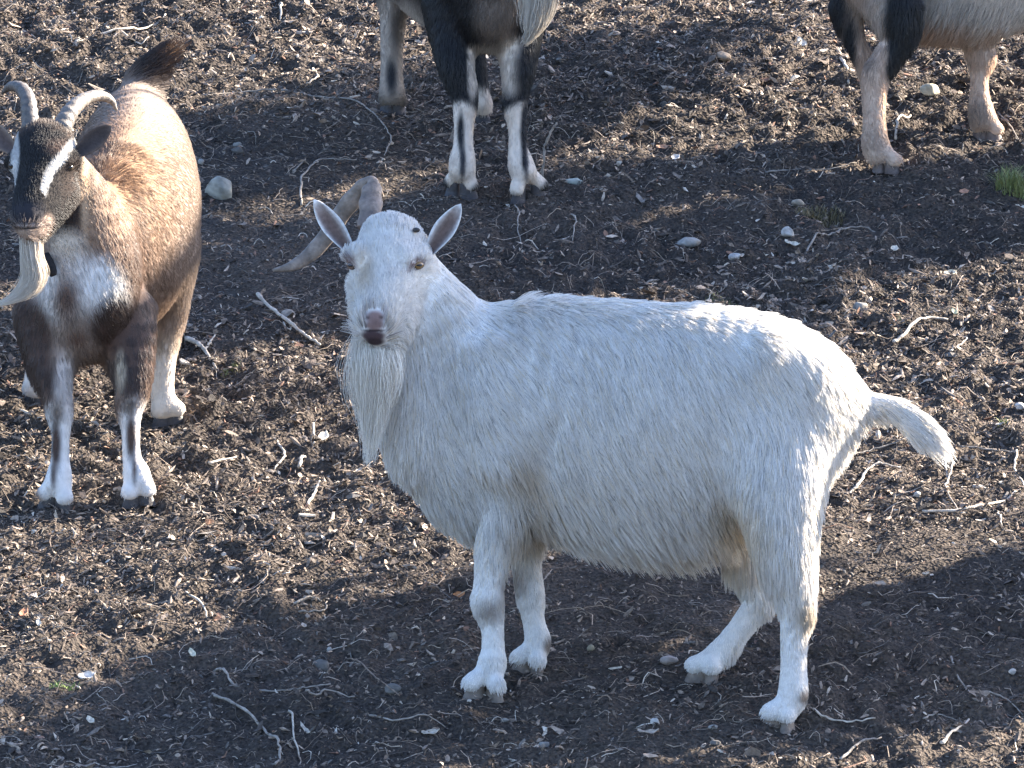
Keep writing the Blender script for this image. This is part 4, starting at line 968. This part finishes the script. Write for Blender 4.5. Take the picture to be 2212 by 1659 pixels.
PALE, GREYT, BRT = (0.46, 0.40, 0.33), (0.27, 0.235, 0.20), (0.22, 0.165, 0.125)
TW = [
 ([(557, 643), (580, 667), (620, 705), (660, 735), (692, 752)], .0042, .0028, PALE, 'stout pale twig slanting down towards the beard of the white goat'),
 ([(612, 706), (624, 722), (632, 716)], .0020, .0012, PALE, 'short pale side twig beside the stout slanting twig'),
 ([(437, 205), (520, 203), (600, 203), (690, 211), (760, 224), (800, 245), (828, 272), (844, 308), (830, 342)], .0026, .0014, GREYT, 'very long thin twig between the brown goat and black goat, hooked at its end'),
 ([(163, 103), (200, 82), (262, 76), (320, 60), (360, 40)], .0044, .0022, PALE, 'pale branching stick above the horns of the brown goat'),
 ([(262, 76), (300, 98), (322, 96)], .0022, .0012, PALE, 'short pale fork beside the stick above the brown goat'),
 ([(651, 447), (651, 400), (661, 376), (690, 352), (730, 354), (770, 352)], .0028, .0014, GREYT, 'bent grey twig rising behind the crumpled horn'),
 ([(634, 372), (662, 352)], .0020, .0012, GREYT, 'short slanting twig left of the bent grey twig'),
 ([(1930, 746), (1953, 737), (1977, 713), (2010, 701), (2048, 699)], .0040, .0026, PALE, 'thick curved pale twig above the tail of the white goat'),
 ([(2052, 768), (2072, 755), (2088, 739)], .0026, .0014, PALE, 'short curved twig right of the thick curved twig'),
 ([(1700, 576), (1737, 546), (1763, 525), (1792, 510), (1825, 503), (1867, 500), (1910, 505), (1960, 513)], .0028, .0014, GREYT, 'long arched twig below the dry grass clump at right'),
 ([(1834, 1064), (1852, 1055), (1870, 1027), (1899, 1016), (1945, 1018)], .0036, .0020, PALE, 'bent pale twig right of the thigh of the white goat'),
 ([(1990, 1116), (2061, 1108), (2114, 1101), (2160, 1083), (2214, 1055)], .0034, .0024, PALE, 'long pale stick rising to the right edge below the tail'),
 ([(2039, 990), (2043, 1020), (2050, 1045)], .0026, .0016, GREYT, 'short upright twig just under the tip of the tail'),
 ([(2058, 1000), (2052, 1037), (2044, 1064), (2068, 1100), (2068, 1130)], .0026, .0014, GREYT, 'crooked twig crossing the long pale stick'),
 ([(1812, 998), (1855, 985), (1899, 974), (1958, 965)], .0022, .0014, GREYT, 'thin straight twig from the rump of the white goat to under its tail'),
 ([(2070, 972), (2127, 978), (2192, 978), (2214, 986)], .0024, .0014, GREYT, 'thin level twig right of the tail tip'),
 ([(2155, 1112), (2160, 1130), (2164, 1148)], .0022, .0012, PALE, 'tiny stub of twig under the stick at the right edge'),
 ([(2195, 985), (2192, 1015), (2206, 1040), (2214, 1052)], .0026, .0020, PALE, 'curved twig meeting the stick at the right edge'),
 ([(2052, 1429), (2087, 1484), (2131, 1506), (2175, 1519), (2210, 1541)], .0022, .0012, GREYT, 'long thin rootlet in the shade near the lower right corner'),
 ([(1755, 1549), (1790, 1560), (1842, 1565), (1892, 1567)], .0024, .0014, PALE, 'thin pale root right of the near hind hoof of the white goat'),
 ([(1815, 1651), (1860, 1619), (1903, 1595)], .0030, .0016, GREYT, 'short straight twig at the bottom edge right of centre'),
 ([(1995, 1560), (2026, 1550), (2076, 1550)], .0020, .0010, GREYT, 'thin grey twig above the lit patch at lower right'),
 ([(2033, 1606), (2057, 1589), (2095, 1573)], .0040, .0020, PALE, 'pale splintered stick in the lit patch at lower right'),
 ([(458, 1506), (503, 1529), (545, 1562), (577, 1583), (600, 1616), (604, 1640), (596, 1664)], .0030, .0022, GREYT, 'long root curving down to the bottom edge left of centre'),
 ([(464, 1452), (482, 1470), (509, 1483), (574, 1491), (631, 1492), (661, 1486), (716, 1483)], .0026, .0014, GREYT, 'long sagging root above the root that runs to the bottom edge'),
 ([(661, 1509), (682, 1507), (708, 1498), (767, 1507)], .0026, .0014, GREYT, 'short root lying just below the long sagging root'),
 ([(741, 1398), (747, 1416), (771, 1440), (807, 1467), (830, 1488), (862, 1510)], .0022, .0012, BRT, 'straight brown rootlet left of the near front hoof'),
 ([(798, 1559), (860, 1565), (914, 1562), (963, 1567)], .0022, .0012, GREYT, 'level rootlet below the near front hoof'),
 ([(622, 1547), (631, 1553), (634, 1607), (648, 1632)], .0026, .0014, PALE, 'upright pale twig beside the curving root at the bottom'),
 ([(637, 1318), (670, 1311), (696, 1308)], .0026, .0014, GREYT, 'short forked twig left of the knees of the white goat'),
 ([(643, 1327), (697, 1326), (706, 1309)], .0022, .0012, GREYT, 'hooked twig right under the short forked twig'),
 ([(402, 1285), (438, 1309), (447, 1349)], .0026, .0016, PALE, 'curved pale twig below the hoof of the brown goat'),
 ([(442, 762), (454, 748), (465, 736)], .0030, .0018, PALE, 'short pale twig end leaning on the flat split stick'),
 ([(405, 736), (424, 750), (442, 765), (466, 792)], .0062, .0030, PALE, 'flat split stick right of the hind leg of the brown goat'),
 ([(676, 921), (680, 945), (678, 974)], .0030, .0020, PALE, 'upright pale twig left of the beard tip of the white goat'),
 ([(592, 951), (613, 975), (612, 994), (592, 1014)], .0032, .0018, PALE, 'boomerang shaped pale twig in the sunlit litter'),
 ([(646, 1020), (652, 1005), (666, 997)], .0042, .0030, PALE, 'short thick curved twig below the boomerang shaped twig'),
 ([(449, 1015), (482, 1002), (510, 996)], .0030, .0018, PALE, 'slanting pale twig between the brown goat and the white goat'),
 ([(664, 1097), (679, 1074), (691, 1054)], .0034, .0020, PALE, 'straight pale twig left of the brisket of the white goat'),
 ([(1934, 305), (1942, 272), (1965, 252), (1986, 225)], .0036, .0024, PALE, 'forked pale stick beside the hind leg of the pale tan goat'),
 ([(1945, 262), (1957, 278)], .0030, .0016, PALE, 'broken end of the forked stick near the hind leg'),
 ([(1815, 130), (1826, 150), (1834, 182)], .0046, .0026, PALE, 'curved pale stick left of the hind leg of the pale tan goat'),
 ([(1112, 440), (1122, 470), (1118, 500), (1128, 520)], .0020, .0010, GREYT, 'thin wavy rootlet above the right ear of the white goat'),
 ([(1235, 465), (1243, 495), (1237, 530)], .0020, .0010, GREYT, 'thin upright rootlet behind the neck of the white goat'),
 ([(674, 150), (686, 170), (664, 187)], .0034, .0020, PALE, 'short bent pale twig on the sunlit slope near the black goat'),
 ([(604, 5), (608, 20), (606, 38)], .0034, .0022, PALE, 'stubby pale twig near the top edge left of the black goat'),
 ([(1655, 380), (1720, 372), (1790, 376), (1850, 366)], .0020, .0010, GREYT, 'faint thin twig in the shade left of the pale tan goat'),
 ([(2130, 232), (2160, 240), (2185, 290), (2212, 330)], .0024, .0014, GREYT, 'thin twig trailing right of the front hoof of the pale tan goat'),
]
for t in TW: twig(*t)
g, _ = ghit(1170, 396)
twig([(1170, 396)], .0036, .0024, GREYT, 'tall bent stalk standing beside the right front hoof of the black goat', rise=[(0, 0, 0), (.004, .0, .05), (.008, .01, .09), (.022, .012, .125), (.034, .01, .145)], cat='stalk')

# ------------------------------------------------------------------ stones
def stone(vx, vy, rx, ry, col, label, seed, cat='stone', name='stone', group='stones on the soil', flat=1.0):
    r = np.random.default_rng(seed); g, d = ghit(vx, vy + ry * .55)
    V, F = uv_ball((0, 0, 0), (1, 1, 1), (RI, np.array([0, 1.0, 0]), np.array([0, 0, 1.0])), 22, 14)
    for _ in range(9):      # chop facets
        nn = nrm(r.normal(0, 1, 3)); hgt = r.uniform(.62, .9); e = V @ nn - hgt; V = V - np.where(e > 0, e * .85, 0)[:, None] * nn
    V = V + .05 * (np.sin(V * 5 + r.normal(0, 2, 3)) @ r.normal(0, 1, (3, 3))) * .5
    a = rx * Q * d; h = ry * Q * d
    V = V * np.array([a, a * r.uniform(.7, .95), h * flat]); an = r.normal(0, .3); c, s = math.cos(an), math.sin(an)
    V = np.stack([V[:, 0] * c - V[:, 1] * s, V[:, 0] * s + V[:, 1] * c, V[:, 2]], -1)
    V = V + np.array([g[0], g[1], float(full_z(g[0], g[1])) + h * .45])
    C = np.array(col) * r.uniform(.85, 1.12, (len(V), 1))
    o = mesh_obj(name, V, F, M_STONE, None, C); return tag(o, label, cat, group)
LG, WG, DG = (0.235, 0.222, 0.20), (0.38, 0.362, 0.335), (0.12, 0.11, 0.10)
for k, a in enumerate([
 (477, 402, 37, 31, (0.27, 0.255, 0.215), 'large rounded grey stone right of the flank of the brown goat'),
 (512, 310, 11, 7, LG, 'small grey pebble lying above the large rounded stone'),
 (514, 326, 13, 8, DG, 'darker pebble just below the small grey pebble'),
 (419, 349, 9, 8, DG, 'dark pebble close to the rump of the brown goat'),
 (434, 351, 8, 8, LG, 'lighter pebble right beside the dark pebble near the rump'),
 (1488, 519, 30, 13, LG, 'long flat pale stone above the back of the white goat'),
 (1703, 512, 16, 14, WG, 'whitish rounded stone below the dry grass clump'),
 (1587, 559, 16, 9, WG, 'small white stone just above the back of the white goat'),
 (1724, 437, 15, 10, (0.30, 0.25, 0.19), 'tan stone at the left end of the dry grass clump'),
 (1240, 384, 28, 10, (0.27, 0.29, 0.25), 'flat greenish grey stone right of the black goat hooves'),
 (1858, 662, 17, 12, LG, 'grey stone above the rump of the white goat'),
 (2008, 202, 22, 15, (0.42, 0.38, 0.29), 'pale cream stone between the legs of the pale tan goat'),
 (1562, 118, 18, 12, (0.33, 0.25, 0.18), 'brown stone half buried in the sunlit chips at the top'),
 (694, 1428, 21, 16, DG, 'grey stone low at left beside a white splinter'),
 (711, 1401, 8, 8, LG, 'small pointed stone just above the grey stone'),
 (848, 1485, 20, 12, DG, 'flat grey stone left of the near front hoof'),
 (1445, 1427, 21, 12, (0.26, 0.225, 0.205), 'reddish grey stone in front of the far hind hoof'),
 (1415, 1564, 11, 10, WG, 'small white angular stone in the shaded foreground'),
 (1276, 1398, 9, 8, (0.28, 0.25, 0.18), 'tiny tan pebble between front and hind legs of the white goat'),
 (1174, 1600, 14, 8, LG, 'pale flat pebble at the bottom below the front hooves'),
 (1540, 1575, 12, 6, LG, 'thin pale pebble left of the near hind hoof'),
 (1545, 1610, 13, 8, DG, 'dull grey pebble under the thin pale pebble'),
 (1998, 1464, 13, 7, WG, 'oval white pebble in the shade at right'),
 (2187, 1464, 9, 7, WG, 'round white pebble close to the right edge in the shade'),
 (1981, 1066, 9, 7, WG, 'white pebble under the tail of the white goat'),
 (2203, 879, 13, 9, WG, 'pale stone cut by the right edge beyond the tail'),
 (548, 1118, 18, 12, DG, 'dark stone half sunk below the hooves of the brown goat'),
 (622, 676, 17, 12, (0.30, 0.26, 0.22), 'weathered stone above the pale twig near the horn tip'),
 (1090, 1550, 9, 6, LG, 'small grey pebble below the near front hoof'),
]): stone(*a, seed=100 + k)

# ------------------------------------------------------------------ leaves
def leaf(vx, vy, L, W, yaw, col, label, curl=.35, tilt=.25, name='leaf', cat='leaf', group='dead leaves on the soil'):
    g, d = ghit(vx, vy); L *= Q * d; W *= Q * d; nu, nw = 9, 5; V = []
    for side in (1, -1):
        for i in range(nu):
            u = i / (nu - 1)
            wd = W * max(math.sin(math.pi * min(u ** .8, 1)) ** .8, .03)
            for j in range(nw):
                q = j / (nw - 1) * 2 - 1
                V.append(((u - .5) * L, q * wd / 2, curl * L * ((u - .5) ** 2 * 1.6 + abs(q) * wd / L * .5) + .0006 * side + .05 * L * math.sin(u * 9 + q * 2)))
    V = np.array(V); c, s = math.cos(yaw), math.sin(yaw); t = math.tan(SLOPE) + tilt
    V = np.stack([V[:, 0] * c - V[:, 1] * s, V[:, 0] * s + V[:, 1] * c, V[:, 2]], -1); V[:, 2] += V[:, 1] * t - V[:, 2].min() * .5
    V = V + np.array([g[0], g[1], float(full_z(g[0], g[1])) + .006]); F = []; m = nu * nw
    for i in range(nu - 1):
        for j in range(nw - 1):
            a = i * nw + j; F += [(a, a + nw, a + nw + 1, a + 1), (m + a, m + a + 1, m + a + nw + 1, m + a + nw)]
        for j in (0, nw - 1):
            a = i * nw + j; F.append((a, m + a, m + a + nw, a + nw))
    return tag(mesh_obj(name, V, np.array(F), M_CHIP, None, np.array(col)), label, cat, group)
OR, TN, PL = (0.42, 0.19, 0.08), (0.38, 0.28, 0.19), (0.55, 0.48, 0.38)
for a in [
 (990, 1278, 34, 24, .6, OR, 'orange dead leaf just left of the knee of the white goat'),
 (1431, 327, 28, 14, .1, (0.42, 0.24, 0.15), 'rusty leaf at the edge of the shade behind the white goat'),
 (1460, 345, 22, 18, .8, (0.42, 0.40, 0.38), 'grey curled leaf right of the rusty leaf'),
 (1468, 385, 36, 12, -.6, (0.25, 0.19, 0.15), 'narrow brown leaf in the upper shade band'),
 (1385, 430, 40, 13, -1.0, (0.25, 0.21, 0.18), 'pointed grey leaf behind the right ear of the white goat'),
 (1733, 98, 38, 18, -1.1, PL, 'large pale bark flake on the sunlit slope near the pale tan goat'),
 (2205, 447, 26, 18, -.5, PL, 'bright pale leaf at the right edge under the green grass'),
 (2083, 424, 22, 16, .2, (0.36, 0.19, 0.12), 'reddish leaf in the shade right of the dry grass clump'),
 (1712, 536, 36, 12, -.4, PL, 'cream splinter lying under the whitish rounded stone'),
 (2062, 690, 22, 12, -1.0, (0.55, 0.50, 0.30), 'yellowish leaf beside the thick curved twig'),
 (1933, 557, 20, 18, 1.2, PL, 'bright white flake in the litter above the rump'),
 (2053, 604, 30, 16, .3, (0.52, 0.46, 0.34), 'cream leaf in the sunlit litter at right'),
 (188, 1475, 40, 24, .3, (0.60, 0.52, 0.44), 'pinkish pale leaf beside the green sprigs at lower left'),
 (84, 1362, 24, 12, -1.2, PL, 'narrow white leaf low at the left edge'),
 (196, 1570, 26, 15, -.9, PL, 'pale oval leaf near the lower left corner'),
 (52, 1345, 30, 18, 1.1, (0.36, 0.17, 0.10), 'rust coloured leaf left of the narrow white leaf'),
 (416, 1435, 30, 14, -1.1, (0.58, 0.52, 0.38), 'cream splinter standing left of the sagging root'),
 (660, 1597, 42, 9, -1.0, (0.40, 0.35, 0.29), 'narrow grey splinter beside the upright twig at the bottom'),
 (657, 1364, 16, 10, -.8, (0.45, 0.35, 0.28), 'tiny tan leaf left of the knees of the white goat'),
 (930, 1590, 40, 14, .2, (0.38, 0.33, 0.27), 'curled tan leaf at the bottom below the front hooves'),
 (1400, 1590, 46, 10, .0, (0.34, 0.28, 0.23), 'long brown leaf beside the small white angular stone'),
 (845, 318, 14, 8, .4, TN, 'small tan leaf between the brown goat and the black goat'),
 (758, 665, 20, 14, .9, (0.50, 0.44, 0.34), 'small cream leaf just left of the cheek of the white goat'),
 (700, 960, 34, 22, 1.3, (0.60, 0.53, 0.42), 'bright cream leaf beside the beard tip of the white goat'),
]: leaf(*a)

# ------------------------------------------------------------------ grass
def grass(vx, vy, rx, h, n, c0, c1, label, seed, name='grass_tuft', cat='grass'):
    r = np.random.default_rng(seed); g, d = ghit(vx, vy); rad = rx * Q * d; H = h * Q * d; V = []; F = []; C = []
    for i in range(n):
        a = r.random() * 6.28; q = math.sqrt(r.random()) * rad; x, y = g[0] + math.cos(a) * q, g[1] + math.sin(a) * q * .8
        b = np.array([x, y, float(full_z(x, y)) - .002]); hh = H * r.uniform(.4, 1.1); an = r.random() * 6.28; lean = r.uniform(.2, 1.1)
        dr = np.array([math.cos(an), math.sin(an), 0]); sd = np.array([-dr[1], dr[0], 0]) * r.uniform(.0007, .0016); k0 = len(V); cc = np.array(c0) + (np.array(c1) - np.array(c0)) * r.random()
        for j in range(4):
            t = j / 3; p = b + np.array([0, 0, hh * (t - .35 * lean * t * t)]) + dr * hh * lean * t ** 1.7; wv = 1 - t ** 1.5 * .9
            V += [p - sd * wv, p + sd * wv]; C += [cc, cc]
        for j in range(3): F.append((k0 + 2 * j, k0 + 2 * j + 1, k0 + 2 * j + 3, k0 + 2 * j + 2))
    return tag(mesh_obj(name, V, np.array(F), M_GRASS, None, C), label, cat, 'grass tufts in the soil')
GR0, GR1, DR0, DR1 = (0.10, 0.13, 0.04), (0.27, 0.28, 0.11), (0.10, 0.085, 0.045), (0.20, 0.155, 0.08)
grass(2195, 412, 46, 58, 420, GR0, GR1, 'green grass tuft growing at the right edge below the pale tan goat', 1)
grass(1772, 470, 52, 26, 460, DR0, DR1, 'low brownish dry grass clump in the shade at right', 2)
grass(140, 1490, 34, 20, 70, (0.10, 0.17, 0.03), (0.22, 0.30, 0.07), 'sparse bright green sprigs at the lower left', 3)
grass(2168, 917, 16, 18, 40, GR0, GR1, 'tiny green tuft right of the tail of the white goat', 4)
grass(1943, 700, 5, 26, 6, (0.12, 0.17, 0.06), (0.2, 0.26, 0.1), 'single green blades above the rump of the white goat', 5)
grass(1556, 652, 42, 14, 140, DR0, GR1, 'low mossy grass right behind the back of the white goat', 6)
grass(500, 803, 24, 14, 80, DR0, GR1, 'faint mossy grass below the flat split stick', 7)

# ------------------------------------------------------------------ unseen tree, boughs and shrub added to shade the slope and goats
def tree(name, foot_v, away, rad, height, label, seed, crown=True):
    r = np.random.default_rng(seed); g, _ = ghit(*foot_v); hd = nrm(np.array([SDIR[0], SDIR[1], 0])); b = g + hd * away; b[2] = float(base_z(b[0], b[1])) - .15
    o = bpy.data.objects.new(name, None); COL.objects.link(o); tag(o, label, 'tree', 'unseen trees added for shade')
    n = 26; t = np.linspace(0, 1, n); P = np.stack([b[0] + .05 * np.sin(t * 9 + seed), b[1] + .05 * np.cos(t * 7), b[2] + t * height], -1)
    V, F = tube_geo(P, rad * (1.15 - .45 * t) * (1 - .8 * sstep(.66, .86, t)) * (1 + .25 * np.exp(-t * 14)) * r.uniform(.96, 1.04, n), None, (1, .2, 0), 20)
    V = V + r.normal(0, .008, V.shape)
    mesh_obj('trunk', V, F, M_BARK, o, (0.12, 0.095, 0.075))
    LV = []; LF = []
    for i in range(5):
        z = height * r.uniform(.7, .98); a = r.random() * 6.28; Ln = r.uniform(.5, .9); p0 = np.array([b[0], b[1], b[2] + z]); dr = np.array([math.cos(a), math.sin(a), r.uniform(.15, .5)])
        Pl = catmull([p0, p0 + dr * Ln * .5 + r.normal(0, .06, 3), p0 + dr * Ln + r.normal(0, .1, 3)], 4)
        v, f = tube_geo(Pl, np.linspace(rad * .22, .015, len(Pl)), None, (0, 0.1, 1), 7); mesh_obj('limb', v, f, M_BARK, o, (0.12, 0.095, 0.075))
        for k in range(60):
            c = Pl[r.integers(3, len(Pl))] + r.normal(0, .22, 3); u = nrm(r.normal(0, 1, 3)); s = nrm(np.cross(u, r.normal(0, 1, 3))); q = len(LV); L = r.uniform(.04, .09)
            LV += [c - u * L, c + s * L * .45, c + u * L, c - s * L * .45]; LF.append((q, q + 1, q + 2, q + 3))
    cr = mesh_obj('crown', LV, np.array(LF), M_GRASS, o, (0.06, 0.085, 0.03)); cr['kind'] = 'stuff'
    return o, b
def shade_bough(o, start, centres, n, spread, seed):  # leafy limb hung out of view purely to cast shade
    r = np.random.default_rng(seed); P = catmull([start] + centres, 6)
    v, f = tube_geo(P, np.linspace(.06, .012, len(P)), None, (0, .1, 1), 8); mesh_obj('limb', v, f, M_BARK, o, (0.12, 0.095, 0.075)); LV = []; LF = []
    for k in range(n):
        c = P[r.integers(len(P) // 3, len(P))] + r.normal(0, 1, 3) * spread; u = nrm(r.normal(0, 1, 3)); s = nrm(np.cross(u, r.normal(0, 1, 3))); i = len(LV); L = r.uniform(.03, .06)
        LV += [c - u * L, c + s * L * .5, c + u * L, c - s * L * .5]; LF.append((i, i + 1, i + 2, i + 3))
    cr = mesh_obj('shade_foliage', LV, np.array(LF), M_GRASS, o, (0.06, 0.085, 0.03)); cr['kind'] = 'stuff'

def shrub(name, foot_v, away, wid, height, n, label, seed):  # unseen leafy mass put in for its low shadow
    r = np.random.default_rng(seed); g, _ = ghit(*foot_v); hd = nrm(np.array([SDIR[0], SDIR[1], 0])); sd = np.array([-hd[1], hd[0], 0])
    b = g + hd * away; b[2] = float(base_z(b[0], b[1])) - .03
    o = bpy.data.objects.new(name, None); COL.objects.link(o); tag(o, label, 'shrub')
    LV = []; LF = []; Pst = []
    for i in range(16):
        a = r.random() * 6.28; e = b + sd * math.cos(a) * wid * r.uniform(.2, 1) + hd * math.sin(a) * .3 + np.array([0, 0, height * r.uniform(.6, 1)])
        P = catmull([b + r.normal(0, .05, 3) * [1, 1, 0], (b + e) / 2 + r.normal(0, .05, 3), e], 4); v, f = tube_geo(P, np.linspace(.014, .004, len(P)), None, (.1, .9, .1), 6)
        mesh_obj('stem', v, f, M_BARK, o, (0.12, 0.095, 0.075))
    for k in range(n):
        z = r.random() ** .85; wz = math.sqrt(max(1 - (2 * z - .75) ** 2 * .6, .1)); a = r.random() * 6.28; q = math.sqrt(r.random())
        c = b + sd * (math.cos(a) * q * wid * wz) + hd * math.sin(a) * q * .32 + np.array([0, 0, .03 + z * height * (1 - .18 * math.cos(a * 3 + q * 4) ** 2)])
        u = nrm(r.normal(0, 1, 3)); s = nrm(np.cross(u, r.normal(0, 1, 3))); i = len(LV); L = r.uniform(.025, .055)
        LV += [c - u * L, c + s * L * .5, c + u * L, c - s * L * .5]; LF.append((i, i + 1, i + 2, i + 3))
    cr = mesh_obj('shade_foliage', LV, np.array(LF), M_GRASS, o, (0.06, 0.085, 0.03)); cr['kind'] = 'stuff'
    return o
shrub('shrub', (2212, 1365), 1.7, .44, 1.12, 5200, 'leafy shrub added out of view to shade the legs of the white goat', 3)
tr, trb = tree('tree', (2212, 435), 5.5, .37, 3.7, 'tree trunk added out of view to shade the slope below the pale tan goat', 5)  # unseen, placed so its trunk bands the slope with shade

over = lambda vx, vy, t: ghit(vx, vy)[0] + SDIR * t
shade_bough(tr, trb + np.array([0, 0, 3.2]), [over(1350, 185, 5.2), over(1050, 225, 5.0), over(760, 275, 4.9), over(520, 330, 4.8)], 2600, np.array([.10, .16, .06]), 9)  # added to shade the ground around and left of the black goat
white_goat(); brown_goat(); black_goat(); pale_goat()
wd = gd(1045, 1500)
up_ = lambda vx, vy, d, t: pt(vx, vy, d) + SDIR * t
shade_bough(tr, trb + np.array([0, 0, 3.55]), [up_(1060, 660, wd, 4.2), up_(960, 650, wd, 4.15), up_(880, 610, wd - .03, 4.1), up_(810, 580, wd - .05, 4.1)], 2200, np.array([.07, .09, .09]), 19)  # added to keep the sun off the white goat's head and neck
shade_bough(tr, trb + np.array([0, 0, 2.9]), [over(1150, 470, 5.3), over(900, 540, 5.2), over(700, 580, 5.1), over(500, 610, 5.0)], 2200, np.array([.10, .16, .05]), 39)  # added to widen the shade band behind the white goat's head
shade_bough(tr, trb + np.array([0, 0, 2.6]), [over(1520, 1300, 5.8), over(1260, 1350, 5.7), over(1000, 1415, 5.6), over(820, 1460, 5.5), over(600, 1480, 5.4), over(420, 1520, 5.3)], 3600, np.array([.10, .14, .06]), 29)  # added to shade the foreground and the ground under the white goat
